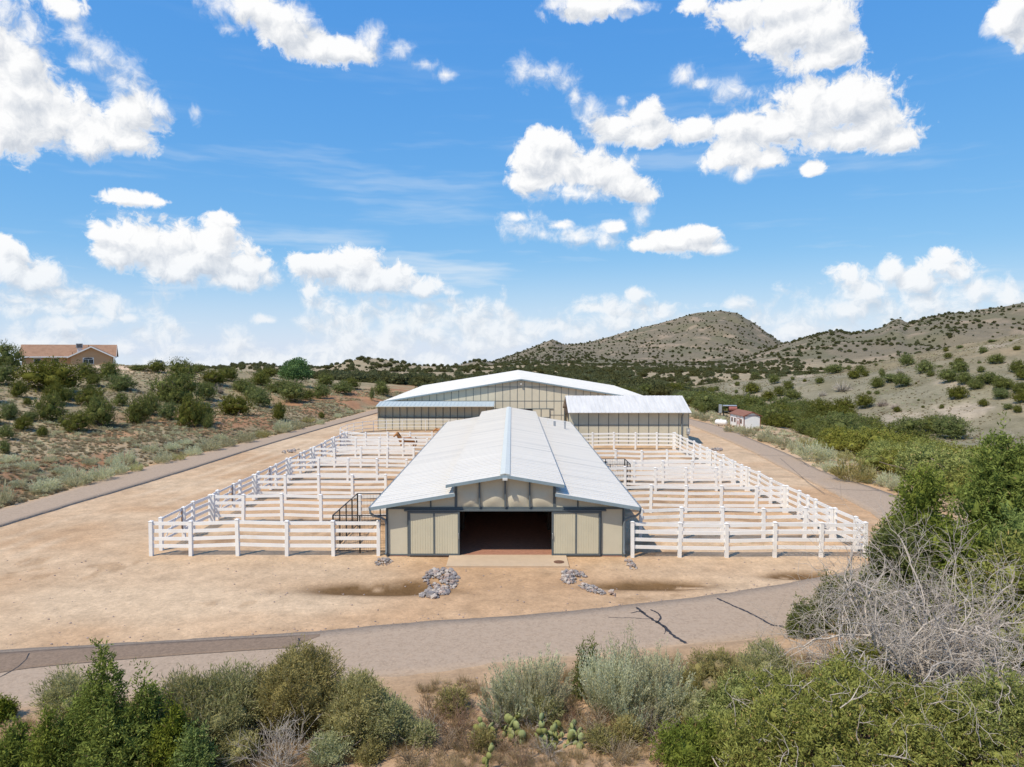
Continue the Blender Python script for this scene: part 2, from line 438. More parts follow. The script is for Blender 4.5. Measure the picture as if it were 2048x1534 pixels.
def link(ob, parent=None):
    scene.collection.objects.link(ob)
    if parent is not None: ob.parent = parent
    return ob


def ground():
    ang = np.concatenate([np.linspace(-180, -58, 42, endpoint=False), np.arange(-58, 58, 0.22), np.linspace(58, 180, 43)])
    rad = np.concatenate([[0.5, 4, 8], np.geomspace(12, 5200, 640)])
    A, R = np.meshgrid(np.radians(ang), rad)
    x, y = R * np.sin(A), R * np.cos(A)
    z = H(x, y)
    n, m = x.shape
    co = np.stack([x, y, z], -1).reshape(-1, 3).astype(np.float32)
    idx = np.arange(n * m).reshape(n, m)
    q = np.stack([idx[:-1, :-1], idx[:-1, 1:], idx[1:, 1:], idx[1:, :-1]], -1).reshape(-1, 4)
    me = bpy.data.meshes.new('ground')
    me.vertices.add(len(co)); me.vertices.foreach_set('co', co.ravel())
    me.loops.add(q.size); me.loops.foreach_set('vertex_index', q.ravel().astype(np.int32))
    me.polygons.add(len(q)); me.polygons.foreach_set('loop_start', np.arange(0, q.size, 4, dtype=np.int32))
    me.polygons.foreach_set('loop_total', np.full(len(q), 4, np.int32))
    me.polygons.foreach_set('use_smooth', np.ones(len(q), bool))
    me.update(); me.validate()
    c = ground_colour(x, y, z).reshape(-1, 3)
    at = me.color_attributes.new('soil', 'FLOAT_COLOR', 'POINT')
    at.data.foreach_set('color', np.concatenate([c, np.ones((len(c), 1))], 1).astype(np.float32).ravel())
    mt = bpy.data.materials.new('soil'); mt.use_nodes = True
    t = mt.node_tree; N = NT(t); bs = t.nodes['Principled BSDF']; bs.inputs['Roughness'].default_value = 0.95; bs.inputs['Specular IOR Level'].default_value = 0.1
    at_ = N.n('ShaderNodeAttribute'); at_.attribute_name = 'soil'
    geo = N.n('ShaderNodeNewGeometry').outputs['Position']
    a = N.noise(geo, 6.0, 4, 0.65); b = N.noise(geo, 0.9, 4, 0.6); c3 = N.noise(geo, 0.12, 4, 0.6)
    f = N.m('MULTIPLY', N.ramp(a, 0.25, 0.75, 0.80, 1.19, False), N.m('MULTIPLY', N.ramp(b, 0.25, 0.75, 0.80, 1.18, False), N.ramp(c3, 0.3, 0.7, 0.90, 1.08, False)))
    peb = N.ramp(N.noise(geo, 14.0, 2, 0.5), 0.70, 0.76, 0.0, 0.45)
    cl = N.v('SCALE', at_.outputs['Color'], f)
    cl = N.mix(peb, cl, (0.20, 0.15, 0.11, 1))
    t.links.new(cl, bs.inputs['Base Color'])
    bp = N.n('ShaderNodeBump'); bp.inputs['Strength'].default_value = 0.8; bp.inputs['Distance'].default_value = 0.07
    t.links.new(N.m('MULTIPLY_ADD', b, 1.0, N.m('MULTIPLY', a, 0.5)), bp.inputs['Height']); t.links.new(bp.outputs[0], bs.inputs['Normal'])
    me.materials.append(mt)
    ob = link(bpy.data.objects.new('ground', me)); ob['kind'] = 'structure'; ob['label'] = 'sandy ground running from the yard up to dry hills'
    return ob


GROUND = ground()

# ------------------------------------------------------------------ mesh and object helpers
class MB:
    """collects boxes, prisms, tubes and polygons into one mesh"""
    def __init__(s): s.v, s.f = [], []
    def add(s, verts, faces):
        o = len(s.v); s.v += [tuple(p) for p in verts]; s.f += [tuple(i + o for i in f) for f in faces]; return s
    def box(s, x0, x1, y0, y1, z0, z1):
        v = [(x, y, z) for z in (z0, z1) for y in (y0, y1) for x in (x0, x1)]
        return s.add(v, [(0, 2, 3, 1), (4, 5, 7, 6), (0, 1, 5, 4), (2, 6, 7, 3), (0, 4, 6, 2), (1, 3, 7, 5)])
    def beam(s, a, b, w, h, up=(0, 0, 1)):
        """a bar of width w and height h from a to b"""
        a, b = np.array(a, float), np.array(b, float)
        d = (b - a) / np.linalg.norm(b - a); up = np.array(up, float)
        r = np.cross(d, up); r /= np.linalg.norm(r); u = np.cross(r, d)
        v = []
        for p in (a, b):
            for (i, j) in ((-1, -1), (1, -1), (1, 1), (-1, 1)):
                v.append(p + r * i * w / 2 + u * j * h / 2)
        return s.add(v, [(0, 1, 2, 3), (7, 6, 5, 4), (0, 4, 5, 1), (1, 5, 6, 2), (2, 6, 7, 3), (3, 7, 4, 0)])
    def prism(s, poly, axis, a, b):
        """an outline (list of 2-D points) pushed from a to b along an axis ('x','y','z')"""
        n = len(poly)
        def P(p, t): return {'y': (p[0], t, p[1]), 'x': (t, p[0], p[1]), 'z': (p[0], p[1], t)}[axis]
        v = [P(p, a) for p in poly] + [P(p, b) for p in poly]
        f = [tuple(range(n)), tuple(range(2 * n - 1, n - 1, -1))] + [(i, i + n, (i + 1) % n + n, (i + 1) % n) for i in range(n)]
        return s.add(v, f)
    def tube(s, pts, rad, n=8, cap=True):
        pts = [np.array(p, float) for p in pts]
        rad = rad if hasattr(rad, '__len__') else [rad] * len(pts)
        rings = []
        prev = None
        for i, p in enumerate(pts):
            d = pts[min(i + 1, len(pts) - 1)] - pts[max(i - 1, 0)]
            d = d / (np.linalg.norm(d) + 1e-9)
            ref = prev if prev is not None else (np.array([0, 0, 1.0]) if abs(d[2]) < 0.9 else np.array([1.0, 0, 0]))
            r = ref - d * np.dot(ref, d); r /= (np.linalg.norm(r) + 1e-9); prev = r
            u = np.cross(d, r)
            rings.append([p + rad[i] * (math.cos(2 * PI * k / n) * r + math.sin(2 * PI * k / n) * u) for k in range(n)])
        v = [q for ring in rings for q in ring]
        f = []
        for i in range(len(rings) - 1):
            for k in range(n):
                f.append((i * n + k, i * n + (k + 1) % n, (i + 1) * n + (k + 1) % n, (i + 1) * n + k))
        if cap:
            f.append(tuple(range(n - 1, -1, -1))); f.append(tuple(range((len(rings) - 1) * n, len(rings) * n)))
        return s.add(v, f)
    def mesh(s, name, mat, smooth=False):
        me = bpy.data.meshes.new(name); me.from_pydata(s.v, [], s.f)
        if smooth: me.polygons.foreach_set('use_smooth', np.ones(len(me.polygons), bool))
        if mat is not None: me.materials.append(mat)
        return me
    def build(s, name, mat, parent=None, smooth=False, loc=None, kind=None, label=None):
        ob = bpy.data.objects.new(name, s.mesh(name, mat, smooth))
        if loc is not None: ob.location = loc
        if kind: ob['kind'] = kind
        if label: ob['label'] = label
        return link(ob, parent)


def fast_mesh(name, co, quads=None, tris=None, mat=None, smooth=False):
    """mesh from numpy arrays; quads (n,4) and / or tris (n,3)"""
    me = bpy.data.meshes.new(name)
    me.vertices.add(len(co)); me.vertices.foreach_set('co', np.asarray(co, np.float32).ravel())
    loops, tot = [], []
    for a, k in ((quads, 4), (tris, 3)):
        if a is not None and len(a):
            loops.append(np.asarray(a, np.int32).ravel()); tot.append(np.full(len(a), k, np.int32))
    loops = np.concatenate(loops); tot = np.concatenate(tot)
    me.loops.add(len(loops)); me.loops.foreach_set('vertex_index', loops)
    me.polygons.add(len(tot)); me.polygons.foreach_set('loop_start', np.concatenate([[0], np.cumsum(tot)[:-1]]).astype(np.int32))
    me.polygons.foreach_set('loop_total', tot)
    if smooth: me.polygons.foreach_set('use_smooth', np.ones(len(tot), bool))
    me.update()
    if mat is not None: me.materials.append(mat)
    return me


def thing(name, label, cat, loc=(0, 0, 0), rz=0.0, group=None):
    o = bpy.data.objects.new(name, None); o.empty_display_size = 0.3
    o.location = loc; o.rotation_euler = (0, 0, rz)
    return tag(link(o), label, cat, group)


def tag(o, label, cat, group=None):
    o['label'] = label; o['category'] = cat
    if group: o['group'] = group
    return o


def share(name, me, parent=None, loc=None, rz=None):
    ob = bpy.data.objects.new(name, me)
    if loc is not None: ob.location = loc
    if rz is not None: ob.rotation_euler = (0, 0, rz)
    return link(ob, parent)


def mat(name, col, rough=0.7, spec=0.3, metal=0.0, var=0.10, scale=3.0, bump=0.0, bscale=20.0, streak=None, alt=None):
    """plain weathered surface: base colour with uneven tone, optional second tone and fine relief"""
    m = bpy.data.materials.new(name); m.use_nodes = True
    t = m.node_tree; N = NT(t); bs = t.nodes['Principled BSDF']
    bs.inputs['Roughness'].default_value = rough; bs.inputs['Specular IOR Level'].default_value = spec; bs.inputs['Metallic'].default_value = metal
    p = N.n('ShaderNodeNewGeometry').outputs['Position']
    if streak is not None: p = N.v('MULTIPLY', p, streak)
    a = N.noise(p, scale, 5, 0.62)
    f = N.ramp(a, 0.25, 0.75, 1 - var, 1 + var, False)
    c = N.v('SCALE', tuple(col), f)
    if alt is not None:
        c = N.mix(N.ramp(N.noise(p, scale * 0.35, 4, 0.6), alt[1], alt[2]), c, (*alt[0], 1))
    t.links.new(c, bs.inputs['Base Color'])
    if bump:
        b = N.n('ShaderNodeBump'); b.inputs['Strength'].default_value = bump; b.inputs['Distance'].default_value = 0.02
        t.links.new(N.noise(N.n('ShaderNodeNewGeometry').outputs['Position'], bscale, 3, 0.6), b.inputs['Height']); t.links.new(b.outputs[0], bs.inputs['Normal'])
    return m


M = {
    'asphalt': mat('asphalt', (0.375, 0.282, 0.205), 0.95, 0.08, var=0.26, scale=9.0, bump=0.6, bscale=14, alt=((0.40, 0.305, 0.225), 0.42, 0.66)),
    'patch': mat('dark_asphalt', (0.235, 0.170, 0.123), 0.95, 0.08, var=0.24, scale=9.0, bump=0.5, bscale=40),
    'tar': mat('tar', (0.035, 0.030, 0.028), 0.6, 0.4, var=0.3, scale=5),
    'concrete': mat('concrete', (0.52, 0.395, 0.275), 0.85, 0.2, var=0.08, scale=1.5, bump=0.2),
    'paver': mat('paver', (0.36, 0.18, 0.12), 0.85, 0.2, var=0.2, scale=4.0, bump=0.2),
    'panel': mat('panel_paint', (0.575, 0.525, 0.405), 0.6, 0.2, var=0.06, scale=1.3, bump=0.05, bscale=3),
    'door_panel': mat('door_paint', (0.56, 0.515, 0.385), 0.6, 0.3, var=0.05, scale=1.3),
    'trim': mat('slate_trim', (0.105, 0.125, 0.135), 0.6, 0.3, var=0.12, scale=3),
    'fascia': mat('blue_grey_fascia', (0.225, 0.29, 0.325), 0.5, 0.35, var=0.10, scale=3),
    'ridge': mat('pale_blue_metal', (0.56, 0.585, 0.555), 0.75, 0.12, var=0.06, scale=2),
    'roof': mat('white_roof_metal', (0.68, 0.645, 0.59), 0.55, 0.12, var=0.08, scale=1.2, streak=(0.10, 3.0, 0.3), alt=((0.55, 0.53, 0.495), 0.52, 0.75)),
    'roof_old': mat('stained_roof_metal', (0.62, 0.605, 0.58), 0.5, 0.2, var=0.12, scale=1.2, streak=(3.0, 0.4, 0.3), alt=((0.50, 0.495, 0.485), 0.46, 0.78)),
    'roof_arena': mat('arena_roof_metal', (0.77, 0.75, 0.715), 0.5, 0.2, var=0.04, scale=0.5),
    'lean_roof': mat('pale_blue_roof', (0.46, 0.51, 0.50), 0.5, 0.25, var=0.06, scale=1.5),
    'arena_panel': mat('arena_panel_paint', (0.58, 0.535, 0.42), 0.65, 0.25, var=0.05, scale=0.9),
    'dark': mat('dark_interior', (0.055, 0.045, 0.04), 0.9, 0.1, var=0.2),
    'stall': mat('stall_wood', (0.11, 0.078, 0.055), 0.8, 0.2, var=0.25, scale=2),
    'vinyl': mat('white_vinyl', (0.82, 0.80, 0.77), 0.45, 0.4, var=0.05, scale=1.5, alt=((0.66, 0.60, 0.52), 0.56, 0.85)),
    'pipe': mat('white_pipe', (0.74, 0.73, 0.72), 0.5, 0.4, var=0.06, scale=3),
    'black_metal': mat('black_metal', (0.02, 0.019, 0.018), 0.5, 0.4, var=0.2),
    'steel': mat('galvanised_steel', (0.42, 0.44, 0.46), 0.4, 0.5, metal=0.5, var=0.15),
    'gutter': mat('slate_gutter', (0.16, 0.185, 0.20), 0.45, 0.4, var=0.1),
    'iron': mat('rusty_iron', (0.16, 0.085, 0.055), 0.8, 0.3, var=0.3, scale=8),
    'white': mat('white_paint', (0.78, 0.77, 0.75), 0.6, 0.3, var=0.05),
    'lamp': mat('lamp_housing', (0.62, 0.62, 0.60), 0.5, 0.4, var=0.05),
}


# ------------------------------------------------------------------ roads
def resample(p, n):
    p = np.asarray(p, float); d = np.concatenate([[0], np.cumsum(np.linalg.norm(np.diff(p, axis=0), axis=1))])
    t = np.linspace(0, d[-1], n)
    return np.stack([np.interp(t, d, p[:, 0]), np.interp(t, d, p[:, 1])], 1)


def smooth_line(p, k=3):
    p = np.asarray(p, float)
    for _ in range(k):
        q = [p[0]]
        for a, b in zip(p[:-1], p[1:]): q += [0.75 * a + 0.25 * b, 0.25 * a + 0.75 * b]
        p = np.array(q + [p[-1]])
    return p


def ribbon(name, e1, e2, m, z, thick, n=220, ragged=0.14, parent=None):
    a, b = resample(e1, n), resample(e2, n)
    rs_ = np.random.RandomState(len(e1) * 7 + n)
    nr = lambda i, sd: (fbm(np.arange(n) * 0.45, np.zeros(n) + sd, 4, sd) - 0.5) * 2 * ragged
    dd = (b - a) / np.linalg.norm(b - a, axis=1)[:, None]
    a = a + dd * nr(0, 3)[:, None]; b = b + dd * nr(0, 8)[:, None]
    k = 7
    rows = []
    for i in range(k):
        f = i / (k - 1); c = a * (1 - f) + b * f
        rows.append(np.stack([c[:, 0], c[:, 1], np.full(n, z)], 1))
    rows = [rows[0] - (0, 0, thick)] + rows + [rows[-1] - (0, 0, thick)]
    co = np.stack(rows, 1).reshape(-1, 3); w = k + 2
    idx = np.arange(n * w).reshape(n, w)
    q = np.stack([idx[:-1, :-1], idx[:-1, 1:], idx[1:, 1:], idx[1:, :-1]], -1).reshape(-1, 4)
    me = fast_mesh(name, co, quads=q, mat=m)
    ob = link(bpy.data.objects.new(name, me), parent)
    return ob


up_edge = smooth_line(FRU + [(19.5, 38.6), (24.0, 43.0), (26.4, 50.0)] + [tuple(p) for p in RI], 2)
lo_edge = smooth_line(FRL + [(20.0, 32.6), (27.0, 37.6), (31.0, 45.0)] + [tuple(p) for p in RO], 2)
road = ribbon('road', up_edge, lo_edge, M['asphalt'], 0.045, 0.3, 420)
road['kind'] = 'structure'; road['label'] = 'pale asphalt loop road in front of the barn and along its right side'
road_left = ribbon('road', smooth_line(LE, 2), smooth_line(LI, 2), M['asphalt'], 0.045, 0.3, 240)
road_left['kind'] = 'structure'; road_left['label'] = 'pale asphalt road along the foot of the left hill'


def strip_on_road(name, pts, width, m, z=0.050, parent=road):
    """a thin sheet laid along a line of photo pixels on the road"""
    p = resample(smooth_line([flat(*q, z) for q in pts], 1), max(6, len(pts) * 6))
    rs_ = random.Random(len(pts) * 13 + int(pts[0][0]))
    d = np.gradient(p, axis=0); d /= np.linalg.norm(d, axis=1)[:, None] + 1e-9
    nn = np.stack([-d[:, 1], d[:, 0]], 1)
    n = len(p)
    w = np.array([width * rs_.uniform(0.7, 1.2) * (0.5 if i in (0, n - 1) else 1) for i in range(n)])
    j = np.array([rs_.uniform(-1, 1) * width * 0.22 for i in range(n)])[:, None] * nn
    a, b = p + j + nn * w[:, None] / 2, p + j - nn * w[:, None] / 2
    co = np.concatenate([np.c_[a, np.full(n, z)], np.c_[b, np.full(n, z)]])
    q = [(i, i + 1, n + i + 1, n + i) for i in range(n - 1)]
    return link(bpy.data.objects.new(name, fast_mesh(name, co, quads=np.array(q), mat=m)), parent)


for pts, w in (([(1272, 1214), (1290, 1228), (1306, 1240), (1325, 1250), (1345, 1270), (1368, 1284), (1392, 1297)], 0.16),
               ([(1262, 1226), (1278, 1222), (1292, 1226)], 0.07), ([(1300, 1219), (1318, 1226), (1322, 1238), (1312, 1246)], 0.09),
               ([(1216, 1234), (1240, 1236), (1262, 1235), (1290, 1238), (1306, 1237)], 0.05),
               ([(1434, 1196), (1460, 1209), (1495, 1223), (1530, 1242), (1542, 1250), (1565, 1253), (1588, 1263)], 0.13),
               ([(1540, 1250), (1552, 1252), (1566, 1250)], 0.05), ([(1326, 1250), (1332, 1262), (1328, 1268)], 0.03),
               ([(1580, 1210), (1612, 1204)], 0.05)):
    strip_on_road('crack', pts, w, M['tar'])
for pts, w in (([(1480, 905), (1530, 911), (1582, 912)], 0.10), ([(1520, 950), (1580, 953), (1632, 954)], 0.08), ([(1600, 926), (1612, 930), (1606, 924), (1618, 934)], 0.05),
               ([(1636, 975), (1700, 980), (1762, 981)], 0.09), ([(1560, 916), (1640, 985), (1690, 1000)], 0.05)):
    strip_on_road('crack', pts, w, M['tar'])
for pts, w in (([(0, 1354), (30, 1338), (52, 1320), (58, 1306)], 0.05), ([(597, 1276), (599, 1283), (596, 1294)], 0.07), ([(0, 1345), (70, 1334), (300, 1314), (596, 1294)], 0.03)):
    strip_on_road('crack', pts, w, M['tar'], z=0.054)
pu = [flat(*p, .05) for p in ((-500, 1322), (0, 1305), (300, 1286), (640, 1268))]
pl_ = [flat(*p, .05) for p in ((-500, 1388), (0, 1346), (70, 1334), (300, 1314), (596, 1294), (605, 1285), (640, 1272))]
pt = ribbon('asphalt_patch', pu, pl_, M['patch'], 0.0495, 0.004, 60, 0.02, parent=road); pt['label'] = 'darker strip of asphalt along the far edge'

# ------------------------------------------------------------------ the long barn in front
YB = flat(1000, 1110)[1]
LB = 47.6                                   # length
CX = -0.40
barn = thing('barn', 'long beige horse barn with stepped white metal roof and open sliding doors', 'barn', (CX, YB, 0))
WH, IN = 6.97, 2.87                          # half width, half width of the raised centre
def zlow(x): return 3.80 - (abs(x) - IN) * 0.167
def zup(x): return 4.86 - abs(x) * 0.168
pt_ = M['panel']


def panel_box(name, x0, x1, z0, z1, y=0.0, th=0.06, m=None, parent=None, rnd=None):
    return MB().box(x0 + .004, x1 - .004, y, y + th, z0 + .004, z1 - .004).build(name, m, parent)


def bulged(x0, x1, z0, ztop, seed):
    """a wall sheet whose lower half bellies out a little"""
    nx, nz = 9, 9
    v, f = [], []
    for j in range(nz):
        for i in range(nx):
            x = x0 + (x1 - x0) * i / (nx - 1); zt = ztop(x); z = z0 + (zt - z0) * j / (nz - 1)
            u, w = i / (nx - 1), j / (nz - 1)
            b = math.sin(PI * u) ** 0.7 * max(0, math.sin(PI * min(1, w * 1.5))) * (0.6 + 0.8 * float(fbm(u * 3 + seed, w * 3, 2, 9)))
            v.append((x, -0.02 - 0.16 * b * (1 - 0.45 * w), z))
    for j in range(nz - 1):
        for i in range(nx - 1):
            a = j * nx + i; f.append((a, a + 1, a + nx + 1, a + nx))
    return MB().add(v, f)


# front wall
for x0, x1 in ((-WH, -5.66), (5.58, WH)):
    panel_box('wall_panel', x0, x1, -0.25, 2.73, 0, .06, pt_, barn)
for x0, x1 in ((-WH, -5.70), (-5.70, -4.36), (-4.36, -2.96), (2.96, 4.25), (4.25, 5.62), (5.62, WH)):
    MB().prism([(x0 + .004, 2.85), (x1 - .004, 2.85), (x1 - .004, zlow(x1) - .10), (x0 + .004, zlow(x0) - .10)], 'y', 0.0, 0.06).build('wall_panel', pt_, barn)
for i, (x0, x1) in enumerate(((-2.80, -1.54), (-1.46, -.05), (.05, 1.39), (1.47, 2.80))):
    bulged(x0, x1, 2.86, lambda x: zup(x) - .16, i * 3.1).build('wall_panel', pt_, barn, smooth=True)
    MB().prism([(x0, 2.86), (x1, 2.86), (x1, zup(x1) - .15), (x0, zup(x0) - .15)], 'y', 0.03, 0.06).build('wall_panel', pt_, barn)
def batten(x0, x1, z0, z1, y0=-.05, y1=-.002, m='trim'):
    MB().box(x0, x1, y0, y1, z0, z1).build('batten', M[m], barn)
for x in (-2.88, 2.88): batten(x - .08, x + .08, 2.86, zup(x) - .17)
for x in (-1.50, 0.0, 1.43): batten(x - .045, x + .045, 2.86, zup(x) - .17, -.20, -.03)
for x in (-4.36, 4.25): batten(x - .04, x + .04, 2.86, zlow(x) - .12)
for x in (-5.68, 5.60): batten(x - .05, x + .05, -0.2, 2.72)
for x in (-WH + .05, WH - .05): batten(x - .06, x + .06, -.2, 2.72)
batten(-WH, WH, 2.73, 2.85, -.07, .06)
batten(-5.9, 5.9, 2.64, 2.73, -.22, -.072)     # door track
batten(-WH, -5.7, -.02, .06, -.045, -.003); batten(5.66, WH, -.02, .06, -.045, -.003)
# walls, floor, stalls inside
MB().box(-WH, -WH + .12, .06, LB, -.25, zlow(WH) - .1).build('side_wall', pt_, barn)
MB().box(WH - .12, WH, .06, LB, -.25, zlow(WH) - .1).build('side_wall', pt_, barn)
MB().prism([(-WH, -.2), (WH, -.2), (WH, zlow(WH) - .1), (IN, zlow(IN) - .1), (IN, zup(IN) - .12), (0, zup(0) - .12), (-IN, zup(IN) - .12), (-IN, zlow(IN) - .1), (-WH, zlow(WH) - .1)], 'y', LB, LB + .1).build('rear_wall', pt_, barn)
for sx in (-1, 1):
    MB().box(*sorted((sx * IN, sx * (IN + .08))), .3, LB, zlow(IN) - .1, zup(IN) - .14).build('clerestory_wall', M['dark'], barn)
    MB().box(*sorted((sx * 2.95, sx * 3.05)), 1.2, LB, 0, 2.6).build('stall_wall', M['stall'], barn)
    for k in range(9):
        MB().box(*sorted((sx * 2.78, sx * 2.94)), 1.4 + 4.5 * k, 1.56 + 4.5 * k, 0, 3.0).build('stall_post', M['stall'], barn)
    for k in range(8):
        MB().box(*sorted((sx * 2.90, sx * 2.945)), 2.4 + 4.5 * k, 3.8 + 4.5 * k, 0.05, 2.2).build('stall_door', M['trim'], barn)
MB().box(-WH + .12, WH - .12, -.04, LB, -.25, 0.012).build('floor', M['paver'], barn)
# sliding doors
def grooved(x0, x1, z0, z1, y, n):
    m = MB(); w = (x1 - x0) / n
    pts = []
    for i in range(n):
        a = x0 + i * w
        pts += [(a, y), (a + w * .84, y), (a + w * .86, y + .012), (a + w * .98, y + .012)]
    pts += [(x1, y), (x1, y + .05), (x0, y + .05)]
    return m.prism(pts, 'z', z0, z1)
for lab, x0, x1 in (('left sliding door leaf', -5.64, -2.66), ('right sliding door leaf', 2.72, 5.56)):
    d = MB().box(x0, x1, -.135, -.09, 0.02, 2.62).build('sliding_door', M['trim'], barn); d['label'] = lab
    mid = (x0 + x1) / 2
    for a, b in ((x0 + .10, mid - .045), (mid + .045, x1 - .10)):
        grooved(a, b, .13, 2.50, -.155, 9).build('door_panel', M['door_panel'], d)
    for a, b, c, e in ((x0, x0 + .10, .02, 2.62), (x1 - .10, x1, .02, 2.62), (mid - .045, mid + .045, .125, 2.50), (x0 + .105, x1 - .105, .02, .122), (x0 + .105, x1 - .105, 2.51, 2.62)):
        MB().box(a, b, -.185, -.136, c, e).build('door_frame', M['trim'], d)
    hx = x1 - .05 if x0 < 0 else x0 + .05
    MB().tube([(hx, -.20, 1.0), (hx, -.26, 1.05), (hx, -.26, 1.3), (hx, -.20, 1.35)], .018, 6).build('handle', M['steel'], d)
# roofs
OV = 0.62


def slope(name, x0, z0, x1, z1, y0, y1, m, parent, th=.07, ribs=.61, rib_mat=None, lab=None, rw=.07, rh=.035):
    """one roof plane from eave (x0,z0) to top (x1,z1), with standing ribs down the slope"""
    ob = MB().prism([(x0, z0), (x1, z1), (x1, z1 - th), (x0, z0 - th)], 'y', y0, y1).build(name, m, parent)
    if lab: ob['label'] = lab
    if ribs:
        r = MB(); k = y0 + ribs * .5
        while k < y1:
            r.prism([(x0, z0 + .001), (x1, z1 + .001), (x1, z1 + rh), (x0, z0 + rh)], 'y', k, k + rw); k += ribs
        r.build('roof_rib', rib_mat or m, ob, kind='stuff')
    return ob


XE, XU = 7.76, 3.42
for sx in (-1, 1):
    slope('roof', sx * XE, zlow(XE), sx * (IN + .09), zlow(IN + .09), -OV, LB + .4, M['roof'], barn, lab='%s lower roof slope' % ('left' if sx < 0 else 'right'))
    slope('roof', sx * XU, zup(XU), sx * .02, zup(.02), -OV, LB + .4, M['roof'], barn, lab='%s upper roof slope' % ('left' if sx < 0 else 'right'))
    # rake boards and eave trim
    MB().prism([(sx * XE, zlow(XE) - .015), (sx * (IN + .02), zlow(IN) - .015), (sx * (IN + .02), zlow(IN) - .20), (sx * XE, zlow(XE) - .20)], 'y', -OV - .05, -OV - .002).build('fascia', M['fascia'], barn)
    MB().prism([(sx * XU, zup(XU) - .015), (0, zup(0) - .015), (0, zup(0) - .19), (sx * XU, zup(XU) - .19)], 'y', -OV - .05, -OV - .002).build('fascia', M['fascia'], barn)
    MB().box(*sorted((sx * XU, sx * (XU - .05))), -OV, LB + .4, zup(XU) - .20, zup(XU) - .075).build('fascia', M['trim'], barn)
    MB().prism([(sx * XE, zlow(XE) - .09), (sx * (IN + .1), zlow(IN) - .09), (sx * (IN + .1), zlow(IN) - .11), (sx * XE, zlow(XE) - .11)], 'y', -OV, .0).build('soffit', M['fascia'], barn)
    MB().prism([(sx * (XU - .06), zup(XU) - .09), (0, zup(0) - .08), (0, zup(0) - .11), (sx * (XU - .06), zup(XU) - .11)], 'y', -OV, -.0).build('soffit', M['fascia'], barn)
    g = MB().prism([(sx * (XE + .002), zlow(XE) - .03), (sx * (XE + .13), zlow(XE) - .03), (sx * (XE + .11), zlow(XE) - .15), (sx * (XE + .002), zlow(XE) - .15)], 'y', -OV, LB + .4).build('gutter', M['gutter'], barn)
    zt = zlow(XE) - .15
    MB().tube([(sx * (XE + .06), -OV + .1, zt), (sx * (XE + .05), -OV + .12, zt - .22), (sx * (XE - .15), -OV + .25, zt - .42), (sx * (WH + .30), -.22, zt - .55), (sx * (WH + .02), -.14, zt - .72), (sx * (WH - .02), -.13, zt - 1.0), (sx * (WH - .02), -.13, .22), (sx * (WH - .0), -.28, .10)], .065, 8).build('downspout', M['gutter'], g, smooth=True)
MB().prism([(-.30, zup(.30) + .04), (-.27, zup(.27) + .075), (0, zup(0) + .09), (.27, zup(.27) + .075), (.30, zup(.30) + .04), (0, zup(0) + .03)], 'y', -OV - .02, LB + .42).build('ridge_cap', M['ridge'], barn)
m = MB().box(-.14, .14, -OV - .20, -OV - .052, zup(0) - .30, zup(0) - .18)
m.build('floodlight', M['lamp'], barn)
for (px, py, hh, rad, mm) in ((1095.6, 852, .35, .04, 'white'), (1109, 853, .55, .13, 'steel'), (1129.7, 856, .75, .09, 'steel')):
    x, y = flat(px, py, 3.35); x -= CX; y -= YB
    v = MB().tube([(x, y, zlow(x) - .05), (x, y, zlow(x) + hh)], rad, 10)
    ob = v.build('vent_pipe', M[mm], barn, smooth=False)
    if hh > .7: MB().tube([(x, y, zlow(x) + hh + .03), (x, y, zlow(x) + hh + .10)], rad * 1.7, 10).build('rain_cap', M['steel'], ob)
# concrete apron with its manhole lid
ax0, ay0 = flat(892, 1133); ax1, _ = flat(1138, 1133)
apron = MB().box(ax0, ax1, ay0, YB - .045, -.25, .03).build('apron', M['concrete']); apron['kind'] = 'structure'; apron['label'] = 'concrete apron before the barn opening'
mx_, my_ = flat(1118, 1124, .03)
lid = MB().tube([(mx_, my_, .031), (mx_, my_, .045)], .30, 20).build('manhole_lid', M['iron']); tag(lid, 'round rusty manhole lid set in the concrete apron', 'manhole cover')
MB().tube([(mx_, my_, .045), (mx_, my_, .058)], .20, 16).build('lid_plate', M['iron'], lid)

# ------------------------------------------------------------------ riding arena behind
YA, AX, AW, AL = 114.2, 1.45, 21.85, 50.0
AE, AP = 3.95, 7.48
arena = thing('riding_hall', 'wide beige riding hall with a low white gable roof behind the barn', 'riding hall', (AX, YA, 0))
def za(x): return AP - (AP - AE) * abs(x) / AW
NC = 37
edges = [-AW + 2 * AW * k / NC for k in range(NC + 1)]
rows = [-.2, 1.6, 3.87, 6.13, 9]
ap_mesh = {}
for k in range(NC):
    x0, x1 = edges[k] + .035, edges[k + 1] - .035
    for r in range(4):
        z0, z1 = rows[r] + .035, rows[r + 1] - .035
        xm = (x0 + x1) / 2
        if -4.4 < xm < 1.9:
            if r == 0: continue
            if r == 1: z0 = 2.62
        t0, t1 = za(x0) - .28, za(x1) - .28
        if max(t0, t1) <= z0 + .05: continue
        p = [(x0, z0), (x1, z0), (x1, max(z0, min(z1, t1))), (x0, max(z0, min(z1, t0)))]
        if min(t0, t1) >= z1:
            key = (r, z0)
            if key not in ap_mesh: ap_mesh[key] = MB().box(0, x1 - x0, 0, .05, z0, z1).mesh('wall_panel', M['arena_panel'])
            share('wall_panel', ap_mesh[key], arena, (x0, 0, 0))
        else:
            MB().prism(p, 'y', 0, .05).build('wall_panel', M['arena_panel'], arena)
b = MB()
for k in range(NC + 1):
    x = edges[k]; zb = 2.6 if -4.2 < x < 1.7 else -.2
    b.box(x - .034, x + .034, -.03, .04, zb, za(x) - .27)
